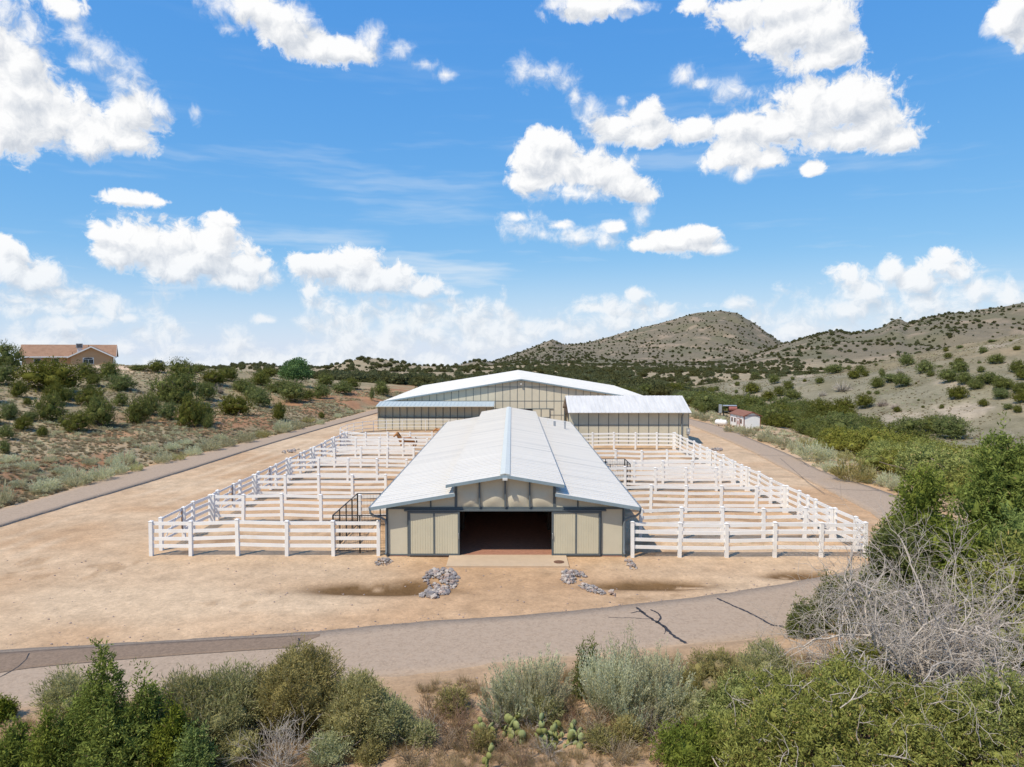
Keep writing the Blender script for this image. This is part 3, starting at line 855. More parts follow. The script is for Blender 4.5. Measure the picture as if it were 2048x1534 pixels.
for z in (1.6, 3.87, 6.13):
    lim = min(AW, AW * (AP - z - .28) / (AP - AE)) if z > AE - .3 else AW
    if z == 1.6:
        b.box(-lim, -4.3, -.036, .045, z - .034, z + .034); b.box(1.8, lim, -.036, .045, z - .034, z + .034)
    else: b.box(-lim, lim, -.036, .045, z - .034, z + .034)
b.build('batten', M['trim'], arena, kind='stuff')
MB().box(-4.6, 5.2, -.12, .0, 2.56, 2.66).build('door_track', M['trim'], arena)
dl = MB().box(1.85, 4.62, -.11, -.05, 0.02, 2.52).build('sliding_door', M['arena_panel'], arena)
for x in (1.85, 3.235, 4.62): MB().box(x - .05, x + .05, -.16, -.112, .02, 2.52).build('door_frame', M['trim'], dl)
MB().box(1.92, 4.55, -.158, -.113, 1.2, 1.28).build('door_frame', M['trim'], dl)
for sx in (-1, 1):
    MB().box(*sorted((sx * AW, sx * (AW - .1))), .06, AL, -.3, AE - .2).build('side_wall', M['arena_panel'], arena)
    slope('roof', sx * (AW + .25), za(AW + .25), 0, za(0), -.55, AL + .3, M['roof_arena'], arena, th=.10, ribs=1.2, lab='%s slope of the hall roof' % ('left' if sx < 0 else 'right'), rw=.06, rh=.04)
    MB().prism([(sx * (AW + .25), za(AW + .25) - .02), (0, za(0) - .02), (0, za(0) - .24), (sx * (AW + .25), za(AW + .25) - .24)], 'y', -.60, -.552).build('rake_trim', M['fascia'], arena)
MB().box(-AW + .1, AW - .1, AL - .1, AL, -.3, AE).build('rear_wall', M['arena_panel'], arena)
MB().prism([(-AW + .2, AE), (AW - .2, AE), (0, AP - .2)], 'y', AL - .1, AL).build('rear_wall', M['arena_panel'], arena)
fl = MB().box(-.14, .14, -.45, -.0, AP - .95, AP - .75).build('floodlight', M['lamp'], arena)
MB().box(-AW + .1, AW - .1, .06, AL - .1, -.25, .0).build('floor', M['paver'], arena)

# ------------------------------------------------------------------ two sheds beside the hall


def gable_shed(name, label, cat, x0, x1, yf, yr, yrid, zeave, zrid, ovf, ovs, roofm, zgirt, ncol, zwall, ribs, lab_roof):
    T = thing(name, label, cat, ((x0 + x1) / 2, yf, 0))
    hw = (x1 - x0) / 2; D = yr - yf; ry = yrid - yf
    w = 2 * hw / ncol
    for r, (za_, zb_) in enumerate(((-.2, zgirt), (zgirt, zwall))):
        back = .75 if r and name == 'stall_shed' else 0     # open above the half wall, boards set back in the shade
        me = MB().box(.03, w - .03, 0, .05, za_ + .03, zb_ - .03).mesh('wall_panel', M['panel'])
        for k in range(ncol): share('wall_panel', me, T, (-hw + k * w, back, 0))
    for k in range(ncol + 1):
        MB().box(-hw + k * w - .035, -hw + k * w + .035, -.03, .04, -.2, zwall).build('batten', M['trim'], T)
    MB().box(-hw, hw, -.036, .045, zgirt - .035, zgirt + .035).build('girt', M['trim'], T)
    MB().box(-hw, hw, D - .06, D, -.2, zwall).build('rear_wall', M['panel'], T)
    def end_poly(): return [(0.05, -.2), (D - .06, -.2), (D - .06, zwall), (ry, zrid - .25), (0.05, zwall)]
    MB().prism(end_poly(), 'x', hw - .08, hw - .01).build('end_wall', M['panel'], T)
    return T, hw, D, ry, end_poly


def shed_roof(T, hw, ovs, yf0, zeave, ry, zrid, yr1, roofm, ribs, th=.07):
    for nm, (ya, zz) in (('front', (yf0, zeave)), ('rear', (yr1, zeave))):
        ob = MB().prism([(ya, zz), (ry, zrid), (ry, zrid - th), (ya, zz - th)], 'x', -hw - ovs, hw + ovs).build('roof', roofm, T)
        ob['label'] = nm + ' roof slope'
        r = MB(); k = -hw - ovs + ribs / 2
        while k < hw + ovs - .05:
            r.prism([(ya, zz + .001), (ry, zrid + .001), (ry, zrid + .04), (ya, zz + .04)], 'x', k, k + .08); k += ribs
        r.build('roof_rib', roofm, ob, kind='stuff')


YL = 108.2
T, hw, D, ry, ep = gable_shed('stall_shed', 'low narrow beige shed with pale blue roof before the riding hall', 'shed', -20.5, -2.83, YL, YL + 4.6, YL + 2.6, 3.6, 4.06, .9, .2, M['lean_roof'], 1.73, 16, 3.42, .6, '')
MB().prism(ep(), 'x', -hw + .01, -hw + .08).build('end_wall', M['panel'], T)
shed_roof(T, hw, .12, -.92, 3.60, ry, 4.06, D + .9, M['lean_roof'], .6)
MB().box(-hw - .12, hw + .12, -.95, -.922, 3.46, 3.58).build('eave_trim', M['ridge'], T)
YS = 90.28
T, hw, D, ry, ep = gable_shed('hay_shed', 'tall beige shed with steep streaked white metal roof right of the barn', 'shed', 7.22, 22.56, YS, YS + 8.2, YS + 4.1, 4.18, 5.75, .9, .2, M['roof_old'], 2.49, 12, 4.1, .6, '')
shed_roof(T, hw, .12, -.9, 4.18, ry, 6.0, D + .9, M['roof_old'], .55)
# open left end: corner posts, a header and a row of joists sticking out
MB().box(-hw, -hw + .15, .06, .3, -.2, 4.1).build('corner_post', M['trim'], T)
MB().box(-hw, -hw + .15, D - .3, D - .065, -.2, 4.1).build('corner_post', M['trim'], T)
MB().prism([(.06, 3.6), (D - .07, 3.6), (D - .07, 4.1), (ry, 5.7), (.06, 4.1)], 'x', -hw + .02, -hw + .10).build('gable_panel', M['stall'], T)
MB().box(-hw - .45, -hw + .0, ry - .1, ry + .1, 4.35, 4.55).build('beam_end', M['stall'], T)
MB().box(-hw - .35, -hw + .0, .5, .62, 3.9, 4.05).build('beam_end', M['stall'], T)
dx = hw - .9
MB().tube([(dx, -.85, 4.05), (dx, -.3, 3.7), (dx, -.10, 3.5), (dx, -.10, .1)], .09, 8).build('downspout', M['gutter'], T)
eb = MB().box(hw - .32, hw + .12, -.24, -.04, 1.35, 2.1).build('meter_box', M['steel'], T); eb['label'] = 'grey electric meter box on the right corner'
MB().box(hw - .2, hw + .04, -.29, -.242, 1.7, 1.95).build('meter_dial', M['lamp'], eb)
MB().tube([(hw - .1, -.14, 1.35), (hw - .1, -.14, -.1)], .05, 8).build('conduit', M['steel'], T)

# ------------------------------------------------------------------ white rail fences and gates
RAILS = (0.50, 0.95, 1.40, 1.84)
post_me = MB().box(-.10, .10, -.10, .10, -.35, 1.96).add([(-.12, -.12, 1.961), (.12, -.12, 1.961), (.12, .12, 1.961), (-.12, .12, 1.961), (-.12, -.12, 1.99), (.12, -.12, 1.99), (.12, .12, 1.99), (-.12, .12, 1.99), (0, 0, 2.05)],
    [(3, 2, 1, 0), (0, 1, 5, 4), (1, 2, 6, 5), (2, 3, 7, 6), (3, 0, 4, 7), (4, 5, 8), (5, 6, 8), (6, 7, 8), (7, 4, 8)]).mesh('post', M['vinyl'])
rail_me = MB().box(0, 1, -.025, .025, -.10, .10).mesh('rail', M['vinyl'])
FR = random.Random(4)


def fence_run(label, pts, skip=(), group=None, first_dz=None):
    """posts at every point, four rails between neighbours (none where a gate hangs)"""
    T = thing('rail_fence', label, 'fence', (pts[0][0], pts[0][1], 0), 0, group)
    o = np.array([pts[0][0], pts[0][1]])
    dz = [FR.uniform(-.07, .05) for _ in pts]
    if first_dz:
        dz = first_dz
    for i, p in enumerate(pts):
        q = share('post', post_me, T, (p[0] - o[0], p[1] - o[1], dz[i]), 0)
        q.rotation_euler = (FR.uniform(-.02, .02), FR.uniform(-.02, .02), FR.uniform(-.05, .05))
    for i in range(len(pts) - 1):
        if i in skip: continue
        a, b = np.array(pts[i]) - o, np.array(pts[i + 1]) - o
        L = np.linalg.norm(b - a); an = math.atan2(b[1] - a[1], b[0] - a[0])
        for z in RAILS:
            j = FR.uniform(-.012, .012)
            r = share('rail', rail_me, T, (a[0], a[1], z + dz[i] + j), an)
            r.rotation_euler = (0, -math.atan2(dz[i + 1] - dz[i], L), an); r.scale = (L, 1, 1)
    return T


G_L, G_R = 'white rail cross fences left of the barn', 'white rail cross fences right of the barn'
lrow = [41.3, 49.19, 57.15, 65.42, 72.9, 80.85, 86.9]
xl = lambda y: -21.22 + (y - 41.3) * 0.0145
fence_run('front white rail fence between the left fence corner and the barn', [(x, 41.3) for x in (-21.23, -18.9, -16.14, -13.25, -10.51, -7.86)], first_dz=[0, 0, .10, .02, .02, .02])
ordn = ['second', 'third', 'fourth', 'fifth', 'sixth', 'rearmost']
for k, y in enumerate(lrow[1:]):
    off = (0.0, .5, 1.0, .2, .7, .4)[k]
    xs = [xl(y) + .2] + [x for x in np.arange(xl(y) + 2.3 + off * .6, -7.6, 2.72)]
    fence_run('%s white cross fence from the front, left of the barn' % ordn[k], [(x, y) for x in xs])
lp, gates = [], []
for k in range(len(lrow) - 1):
    J = lrow[k]; n = lrow[k + 1] - J
    ys = [J, J + 1.15, J + 4.0, J + 5.3]
    if k == 0: ys = ys[1:]
    for y in ys: lp.append((xl(y), y))
    gates.append((J + 1.15, J + 4.0))
lp.append((xl(lrow[-1]), lrow[-1]))
sk = [i for i in range(len(lp) - 1) if any(abs(lp[i][1] - g[0]) < .01 for g in gates)]
fence_run('long white side fence with gates running beside the left road', lp, sk)
for k, (ya, yb) in enumerate(gates):
    T = thing('gate', '%s white barred gate in the left side fence, counted from the front' % ['first', 'second', 'third', 'fourth', 'fifth', 'sixth'][k], 'gate', (xl(ya), ya + .12, 0), 0, 'gates in the left side fence')
    L = yb - ya - .24
    for z in RAILS: MB().box(-.02, .02, .05, L - .05, z - .07, z + .07).build('gate_bar', M['vinyl'], T)
    for y in (0, L - .06): MB().box(-.03, .03, y, y + .06, .35, 1.92).build('gate_stile', M['iron'] if y else M['steel'], T)
    MB().beam((0.035, .08, .5), (0.035, L - .1, 1.80), .03, .06).build('gate_brace', M['vinyl'], T)
rrow = [41.0, 44.86, 52.44, 60.61, 64.22, 71.2, 86.3]
xr = lambda y: 20.66 - (y - 41.0) * 0.0165
fence_run('front white rail fence between the barn and the right fence corner', [(x, 41.0) for x in (7.04, 9.79, 12.54, 15.35, 18.06, 20.63)])
for k, y in enumerate(rrow[1:]):
    xs = [x for x in np.arange(6.9 + (1.3, .8, .2, 1.6, .9, .3)[k], xr(y) - .8, 2.62)] + [xr(y) - .2]
    fence_run('%s white cross fence from the front, right of the barn' % ordn[k], [(x, y) for x in xs])
rp = [(xr(y), y) for y in (42.2, 44.86, 47.6, 48.8, 50.3, 52.44, 55.6, 58.2, 60.61, 62.4, 64.22, 67.5, 70.1, 72.8, 75.4, 77.9, 80.5, 83.7, 86.3)]
fence_run('long white side fence beside the right branch of the road', [(xr(41.0), 41.0)] + rp)

# ------------------------------------------------------------------ black wire pens at the barn's sides


def wire_pen(label, corners, H_=2.2):
    T = thing('dog_run', label, 'wire pen', (corners[0][0], corners[0][1], 0))
    o = np.array(corners[0])
    c = [np.array(p) - o for p in corners]
    wires = MB()
    for a, b in zip(c[:-1], c[1:]):
        L = np.linalg.norm(b - a); n = max(2, int(round(L / 1.6)))
        for z in (H_, .08): MB().beam((*a, z), (*b, z), .05, .05).build('pen_rail', M['black_metal'], T)
        for i in range(n + 1):
            p = a + (b - a) * i / n
            MB().box(p[0] - .035, p[0] + .035, p[1] - .035, p[1] + .035, -.2, H_ + .02).build('pen_post', M['black_metal'], T)
        d = (b - a) / L
        for k in range(int(L / .11)):
            p = a + d * k * .11; wires.beam((*p, .1), (*p, .85 if k % 2 else 2.15), .008, .008, up=(1, 0, 0.01))
        for z in (.25, .4, .55, .7, .85, 1.25, 1.65): wires.beam((*a, z), (*b, z), .008, .008)
    wires.build('wire_mesh', M['black_metal'], T, kind='stuff')
    return T


wire_pen('black wire mesh pen at the front left corner of the barn', [(-7.45, 41.75), (-10.66, 41.85), (-10.6, 48.3), (-7.5, 48.3)])
wire_pen('black wire mesh pen halfway along the right side of the barn', [(6.75, 60.9), (10.2, 60.9), (10.2, 63.9), (6.75, 63.9)])

# round pen of white pipe behind the left paddocks
T = thing('round_pen', 'curved white pipe corral in front of the low blue roofed shed', 'corral', (-13, 97.4, 0))
N_ = 26
cp = []
for k in range(N_ + 1):
    a = -PI / 2 + 2 * PI * k / N_
    ca, sa = math.cos(a), math.sin(a)
    cp.append((10.2 * math.copysign(abs(ca) ** .75, ca), 9.0 * math.copysign(abs(sa) ** .75, sa)))
for k in range(N_): MB().tube([(cp[k][0], cp[k][1], -.2), (cp[k][0], cp[k][1], 1.62)], .045, 6).build('pipe_post', M['pipe'], T)
for z in (.55, 1.08, 1.58):
    MB().tube([(p[0], p[1], z) for p in cp], .038, 6, cap=False).build('pipe_rail', M['pipe'], T)
MB().tube([(p[0], p[1], .06) for p in cp[6:22]], .05, 5).build('ground_pipe', M['black_metal'], T)

# ------------------------------------------------------------------ house on the hill
M.update({
    'stucco': mat('tan_stucco', (0.52, 0.33, 0.19), 0.9, 0.2, var=0.07, scale=1.0),
    'shingle': mat('brown_shingle', (0.33, 0.195, 0.125), 0.9, 0.2, var=0.16, scale=2.2, alt=((0.275, 0.16, 0.10), 0.45, 0.65)),
    'glass': mat('window_glass', (0.035, 0.05, 0.06), 0.12, 0.6, var=0.05),
    'red_brown': mat('red_brown_trim', (0.22, 0.07, 0.045), 0.7, 0.3, var=0.15),
    'red_roof': mat('red_brown_roof', (0.24, 0.115, 0.08), 0.85, 0.2, var=0.2, scale=3),
    'car_paint': mat('white_car_paint', (0.78, 0.78, 0.78), 0.25, 0.5, var=0.02),
    'rubber': mat('tyre_rubber', (0.02, 0.02, 0.02), 0.8, 0.2, var=0.1),
    'rock_a': mat('grey_rock', (0.27, 0.245, 0.235), 0.85, 0.25, var=0.3, scale=6, alt=((0.17, 0.16, 0.165), 0.45, 0.65)),
    'rock_b': mat('pinkish_rock', (0.36, 0.275, 0.235), 0.85, 0.25, var=0.25, scale=6, alt=((0.25, 0.20, 0.18), 0.45, 0.65)),
    'rock_c': mat('pale_rock', (0.43, 0.37, 0.32), 0.85, 0.25, var=0.25, scale=6),
    'coat': mat('chestnut_coat', (0.42, 0.195, 0.07), 0.6, 0.3, var=0.2, scale=2),
    'mane': mat('dark_mane', (0.05, 0.02, 0.012), 0.8, 0.2, var=0.2),
    'red_paint': mat('red_paint', (0.34, 0.12, 0.10), 0.5, 0.4, var=0.1),
    'blue_tarp': mat('blue_barrel', (0.03, 0.06, 0.13), 0.5, 0.4, var=0.1),
})
HY = 165.0
hx = (187 - 1024) / FPX * HY
HZ = 7.75
house = thing('house', 'tan stucco house with brown shingle roof on top of the left hill', 'house', (hx - .4, HY, HZ), math.radians(27)); house.scale = (.92, 1, 1.06)


def gable_roof(name, x0, x1, y0, y1, axis, ze, zr, parent, th=.14, lab=None):
    g = MB()
    if axis == 'y':
        c = (x0 + x1) / 2
        for e in (x0, x1): g.prism([(e, ze), (c, zr), (c, zr - th), (e, ze - th)], 'y', y0, y1)
    else:
        c = (y0 + y1) / 2
        for e in (y0, y1): g.prism([(e, ze), (c, zr), (c, zr - th), (e, ze - th)], 'x', x0, x1)
    ob = g.build(name, M['shingle'], parent)
    f = MB()
    if axis == 'y':
        for yy in (y0 - .06, ):
            for e in (x0, x1): f.prism([(e, ze - .02), (c, zr - .02), (c, zr - .30), (e, ze - .30)], 'y', yy, yy + .055)
        for e in (x0, x1): f.box(*sorted((e, e + math.copysign(.06, e - c))), y0, y1, ze - .26, ze - .0)
    else:
        for xx in (x0 - .06, x1 + .005):
            for e in (y0, y1): f.prism([(e, ze - .02), (c, zr - .02), (c, zr - .30), (e, ze - .30)], 'x', xx, xx + .055)
        for e in (y0, y1): f.box(x0, x1, *sorted((e, e + math.copysign(.06, e - c))), ze - .26, ze)
    f.build('fascia', M['white'], ob)
    if lab: ob['label'] = lab
    return ob


w = MB().prism([(-4.5, -1.5), (4.5, -1.5), (4.5, 2.75), (0, 4.75), (-4.5, 2.75)], 'y', 0, 9).build('wall', M['stucco'], house); w['label'] = 'gabled wing wall'
MB().box(-15.5, 4.2, 6, 15.5, -1.5, 2.75).build('wall', M['stucco'], house)
MB().prism([(6.02, 2.75), (15.48, 2.75), (10.75, 5.0)], 'x', 4.1, 4.18).build('wall', M['stucco'], house)
MB().prism([(6.02, 2.75), (15.48, 2.75), (10.75, 5.0)], 'x', -15.48, -15.4).build('wall', M['stucco'], house)
gable_roof('roof', -5.2, 5.2, -.7, 9.5, 'y', 2.65, 4.98, house, lab='roof of the gabled wing')
gable_roof('roof', -16.2, 5.3, 5.2, 16.3, 'x', 2.72, 5.35, house, lab='long main roof')
wd = MB().box(-1.9, .5, -.08, -.002, 1.0, 2.45).build('window', M['white'], house)
for a, b in ((-1.78, -.75), (-.65, .38)): MB().box(a, b, -.10, -.082, 1.12, 2.05).build('pane', M['glass'], wd)
MB().prism([(-1.78, 2.12), (.38, 2.12), (.1, 2.36), (-.7, 2.44), (-1.5, 2.36)], 'y', -.10, -.082).build('pane', M['glass'], wd)
wd = MB().box(-4.57, -4.502, 2.2, 3.0, 1.0, 2.3).build('window', M['white'], house); MB().box(-4.60, -4.572, 2.28, 2.92, 1.1, 2.2).build('pane', M['glass'], wd)
for x in (-13.0, -9.2): 
    wd = MB().box(x, x + 1.6, 5.93, 5.998, 1.0, 2.3).build('window', M['white'], house); MB().box(x + .1, x + 1.5, 5.90, 5.928, 1.1, 2.2).build('pane', M['glass'], wd)
ac = MB().box(-3.5, -2.1, 2.6, 4.0, 4.55, 5.55).build('roof_cooler', M['steel'], house); ac['label'] = 'grey cooler box on the wing roof'
MB().box(-3.3, -2.3, 2.8, 3.8, 3.5, 4.55).build('cooler_base', M['white'], ac)
for k in range(5): MB().box(-3.35 + k * .24, -3.2 + k * .24, 2.57, 2.598, 4.65, 5.45).build('louvre', M['dark'], ac)
MB().tube([(-1.0, 6.2, 4.2), (-1.0, 6.2, 5.3)], .07, 6).build('vent_pipe', M['iron'], house)
MB().tube([(-4.2, 1.2, 3.0), (-4.2, 1.2, 3.6)], .07, 6).build('vent_pipe', M['iron'], house)
MB().tube([(4.9, 5.6, -1), (4.9, 5.6, 2.6)], .09, 8).build('porch_post', M['white'], house)
x_, y_, z_ = (157 - 1024) / FPX * 160, 160.0, 0
bl = MB().tube([(x_, y_, 6.9), (x_, y_, 7.9)], .45, 14).build('barrel', M['blue_tarp']); tag(bl, 'dark blue barrel standing beside the house wall', 'barrel')

# white car beyond the dirt bank
x_, y_ = (318 - 1024) / FPX * 172, 172.0
zc = float(H(x_, y_))
car = thing('parked_car', 'white car parked among the junipers on the left hilltop', 'car', (x_, y_, zc), math.radians(28))
prof = [(-2.2, .35), (-2.25, .75), (-1.4, .95), (-.7, 1.5), (.9, 1.52), (1.7, 1.0), (2.2, .95), (2.25, .4)]
b = MB()
b.prism([(-2.25, .35), (-2.28, .75), (-1.35, .98), (1.9, 1.02), (2.28, .92), (2.25, .38)], 'x', -.88, .88)
b.build('body', M['car_paint'], car)
MB().prism([(-1.30, .985), (-.62, 1.50), (1.0, 1.52), (1.75, 1.02)], 'x', -.76, .76).build('cabin', M['car_paint'], car)
MB().add([(-.68, -1.27, 1.03), (.68, -1.27, 1.03), (.60, -.70, 1.47), (-.60, -.70, 1.47)], [(0, 1, 2, 3)]).build('windscreen', M['glass'], car)
for s_ in (-1, 1):
    MB().box(*sorted((s_ * .762, s_ * .775)), -.75, 1.25, 1.08, 1.42).build('side_window', M['glass'], car)
    MB().box(*sorted((s_ * .55, s_ * .82)), -2.31, -2.27, .62, .78).build('headlight', M['lamp'], car)
    for y in (-1.4, 1.4):
        wh = MB().tube([(s_ * .72, y, .33), (s_ * .92, y, .33)], .33, 14).build('wheel', M['rubber'], car)
        MB().tube([(s_ * .90, y, .33), (s_ * .93, y, .33)], .19, 10).build('rim', M['steel'], wh)
MB().box(-.6, .6, -2.31, -2.27, .45, .60).build('grille', M['dark'], car)

# ------------------------------------------------------------------ playhouse, propane tank and water tank by the right road
g = hit(1505, 858)
sh = thing('playhouse', 'small white playhouse with red brown roof beside the right road', 'shed', (g[0], g[1] + .2, g[2] + .05), math.radians(6)); sh.scale = (.92, .92, .94)
W2, L2, E2, A2 = 1.45, 5.6, 2.15, 2.72
MB().prism([(-W2, -.5), (W2, -.5), (W2, E2), (0, A2), (-W2, E2)], 'y', 0, L2).build('wall', M['white'], sh)
for e in (-1, 1):
    ob = MB().prism([(e * (W2 + .22), E2 - .06), (0, A2 + .06), (0, A2 - .0), (e * (W2 + .22), E2 - .12)], 'y', -.18, L2 + .2).build('roof', M['red_roof'], sh)
    MB().prism([(e * (W2 + .24), E2 - .08), (0, A2 + .03), (0, A2 - .10), (e * (W2 + .24), E2 - .20)], 'y', -.24, -.185).build('fascia', M['red_brown'], sh)
    MB().box(*sorted((e * W2, e * (W2 - .10))), -.03, -.002, -.3, E2 - .1).build('corner_board', M['red_brown'], sh)
MB().box(-W2, W2, -.035, -.004, E2 - .12, E2 - .02).build('trim_board', M['red_brown'], sh)
for y in (.8, 3.3, 4.5):
    wd = MB().box(-W2 - .05, -W2 - .002, y, y + .55, .75, 1.45).build('window', M['red_brown'], sh)
    MB().box(-W2 - .065, -W2 - .052, y + .07, y + .48, .82, 1.38).build('pane', M['glass'], wd)
dr = MB().box(-W2 - .06, -W2 - .002, 1.75, 2.55, -.1, 1.55).build('door', M['red_brown'], sh)
MB().box(-W2 - .075, -W2 - .062, 1.85, 2.45, .0, 1.45).build('door_panel', M['white'], dr)
MB().box(-W2 - .10, -W2 - .077, 2.0, 2.3, .5, 1.1).build('door_sign', M['red_paint'], dr)
for y in (0.02, 1.5, 2.8, L2): MB().box(-W2 - .03, -W2 - .003, y - .05, y + .05, -.3, E2 - .15).build('corner_board', M['red_brown'], sh)
g = hit(1442, 852)
tk = thing('propane_tank', 'white propane tank lying on the sand left of the playhouse', 'gas tank', g, math.radians(-38)); tk.scale = (.85, .85, .95)
MB().tube([(-1.15, 0, .62), (-1.08, 0, .62), (-.9, 0, .62), (.9, 0, .62), (1.08, 0, .62), (1.15, 0, .62)], [.12, .32, .46, .46, .32, .12], 16).build('tank_body', M['white'], tk, smooth=True)
for x in (-.6, .6): MB().box(x - .08, x + .08, -.3, .3, -.1, .3).build('foot', M['concrete'], tk)
MB().tube([(0, 0, 1.06), (0, 0, 1.22)], .16, 10).build('valve_dome', M['white'], tk)
g = hit(1459, 835)
wt_ = thing('water_tank', 'grey steel water tank with a red stripe raised on legs', 'tank', g, math.radians(-10))
MB().tube([(-1.3, 0, 1.75), (1.3, 0, 1.75)], .58, 16).build('tank_body', M['steel'], wt_, smooth=False)
MB().tube([(-.2, 0, 1.75), (1.28, 0, 1.75)], .595, 16, cap=False).build('stripe', M['red_paint'], wt_).scale = (1, 1, 1)
wt_.children[-1].scale = (.95, .98, .22); wt_.children[-1].location = (0, 0, 1.85)
for x in (-1.1, 1.1):
    for y in (-.45, .45): MB().tube([(x, y, -.2), (x, y * .9, 1.4)], .06, 6).build('leg', M['black_metal'], wt_)
MB().box(-1.95, -1.45, -.5, .5, .9, 2.4).build('cabinet', M['steel'], wt_)
for y in (-.4, .4): MB().box(-1.75, -1.65, y - .04, y + .04, -.2, .9).build('leg', M['black_metal'], wt_)
MB().box(-1.2, 1.2, -.5, .5, 1.12, 1.18).build('cradle', M['black_metal'], wt_)


# ------------------------------------------------------------------ horses
def skinned(name, verts, edges, radii, m, parent=None, sub=2):
    me = bpy.data.meshes.new(name); me.from_pydata(verts, edges, [])
    ob = bpy.data.objects.new(name, me); link(ob, parent); me.materials.append(m)
    sk = ob.modifiers.new('skin', 'SKIN'); sk.use_smooth_shade = True
    layer = me.skin_vertices[0] if len(me.skin_vertices) else None
    if layer is None:
        me.attributes; bpy.context.view_layer.objects.active = ob
    for i, r in enumerate(radii):
        me.skin_vertices[0].data[i].radius = (r, r) if not isinstance(r, tuple) else r
    me.skin_vertices[0].data[0].use_root = True
    ob.modifiers.new('sub', 'SUBSURF').levels = sub; ob.modifiers['sub'].render_levels = sub
    return ob


def horse(label, x, y, z, rz, head_drop=0.0):
    T = thing('horse', label, 'horse', (x, y, z), rz)
    V = [(.0, 0, 1.08), (.45, 0, 1.10), (.78, 0, 1.12), (-.45, 0, 1.10), (-.80, 0, 1.16),      # trunk, chest; rump, buttock   (head to +x)
         (.98, 0, 1.38), (1.18, 0, 1.66 - head_drop), (1.30, 0, 1.84 - head_drop * 1.4), (1.52, 0, 1.72 - head_drop * 1.6), (1.74, 0, 1.55 - head_drop * 1.8)]   # neck, poll, face, muzzle
    E = [(0, 1), (1, 2), (0, 3), (3, 4), (2, 5), (5, 6), (6, 7), (7, 8), (8, 9)]
    R = [.33, .34, .27, .33, .27, .21, .155, .12, .115, .075]
    for s_ in (-1, 1):
        i = len(V)
        V += [(.68, .17 * s_, .86), (.70, .17 * s_, .50), (.68, .17 * s_, .24), (.72, .17 * s_, .05)]
        E += [(2, i), (i, i + 1), (i + 1, i + 2), (i + 2, i + 3)]; R += [.14, .068, .05, .062]
        i = len(V)
        V += [(-.66, .17 * s_, .84), (-.88, .17 * s_, .54), (-.80, .17 * s_, .26), (-.76, .17 * s_, .05)]
        E += [(4, i), (i, i + 1), (i + 1, i + 2), (i + 2, i + 3)]; R += [.17, .075, .052, .062]
        i = len(V)
        V += [(1.28, .07 * s_, 2.0 - head_drop * 1.4)]; E += [(7, i)]; R += [.035]
    skinned('body', V, E, R, M['coat'], T)
    hd = head_drop
    mm = MB()
    for k in range(9):
        f = k / 8
        p = np.array([.80, 0, 1.42]) * (1 - f) + np.array([1.24, 0, 1.97 - hd * 1.3]) * f
        mm.tube([p, p + np.array([-.10, .05, -.06]), p + np.array([-.09, .12, -.25])], [.05, .045, .015], 5)
    mm.build('mane', M['mane'], T, smooth=True)
    MB().tube([(-1.0, 0, 1.28), (-1.13, 0, 1.10), (-1.15, 0, .75), (-1.12, 0, .45)], [.05, .07, .075, .02], 6).build('tail', M['mane'], T, smooth=True)
    return T


horse('chestnut horse with dark mane standing in the rear left paddock', -12.5, 84.6, -.03, PI + .75, 0.0).scale = (1.15, 1.15, 1.2)
horse('chestnut horse mostly hidden behind the barn roof, only its head showing', -9.0, 95.5, -.03, PI, 0.30)

# ------------------------------------------------------------------ heaps of loose rock
def stone_mesh(seed):
    rs_ = np.random.RandomState(seed)
    t = (1 + 5 ** .5) / 2
    v = np.array([(-1, t, 0), (1, t, 0), (-1, -t, 0), (1, -t, 0), (0, -1, t), (0, 1, t), (0, -1, -t), (0, 1, -t), (t, 0, -1), (t, 0, 1), (-t, 0, -1), (-t, 0, 1)], float)
    v /= np.linalg.norm(v, axis=1)[:, None]
    v *= rs_.uniform(.72, 1.15, (12, 1)); v *= np.array([1, rs_.uniform(.65, .95), rs_.uniform(.5, .75)])
    f = [(0, 11, 5), (0, 5, 1), (0, 1, 7), (0, 7, 10), (0, 10, 11), (1, 5, 9), (5, 11, 4), (11, 10, 2), (10, 7, 6), (7, 1, 8), (3, 9, 4), (3, 4, 2), (3, 2, 6), (3, 6, 8), (3, 8, 9), (4, 9, 5), (2, 4, 11), (6, 2, 10), (8, 6, 7), (9, 8, 1)]
    me = bpy.data.meshes.new('stone'); me.from_pydata(v.tolist(), [], f)
    me.materials.append(M[('rock_a', 'rock_b', 'rock_a', 'rock_c')[seed % 4]])
    return me


STONES = [stone_mesh(k) for k in range(8)]


def rock_heap(label, blobs, n, smin, smax, seed):
    rs_ = np.random.RandomState(seed)
    c = [(*flat(a, b), abs(flat(a + rx, b)[0] - flat(a, b)[0]), abs(flat(a, b - ry)[1] - flat(a, b)[1])) for a, b, rx, ry in blobs]
    T = thing('rock_pile', label, 'rocks', (c[0][0], c[0][1], float(H(c[0][0], c[0][1]))), 0)
    wts = np.array([b[2] * b[3] for b in c]) ** .8; wts /= wts.sum()
    for k in range(n):
        b = c[rs_.choice(len(c), p=wts)]
        r, a = math.sqrt(rs_.rand()), rs_.rand() * 2 * PI
        x, y = b[0] + b[2] * r * math.cos(a), b[1] + b[3] * r * math.sin(a)
        s = rs_.uniform(smin, smax) * (1.25 - .45 * r) * (1.6 if rs_.rand() < .07 else 1)
        z = float(H(x, y)) + s * .25 + (1 - r) * rs_.uniform(0, .22)
        o = share('stone', STONES[rs_.randint(8)], T, (x - T.location[0], y - T.location[1], z - T.location[2]))
        o.rotation_euler = (rs_.uniform(-.5, .5), rs_.uniform(-.5, .5), rs_.uniform(0, 6.3)); o.scale = (s, s, s)
    return T


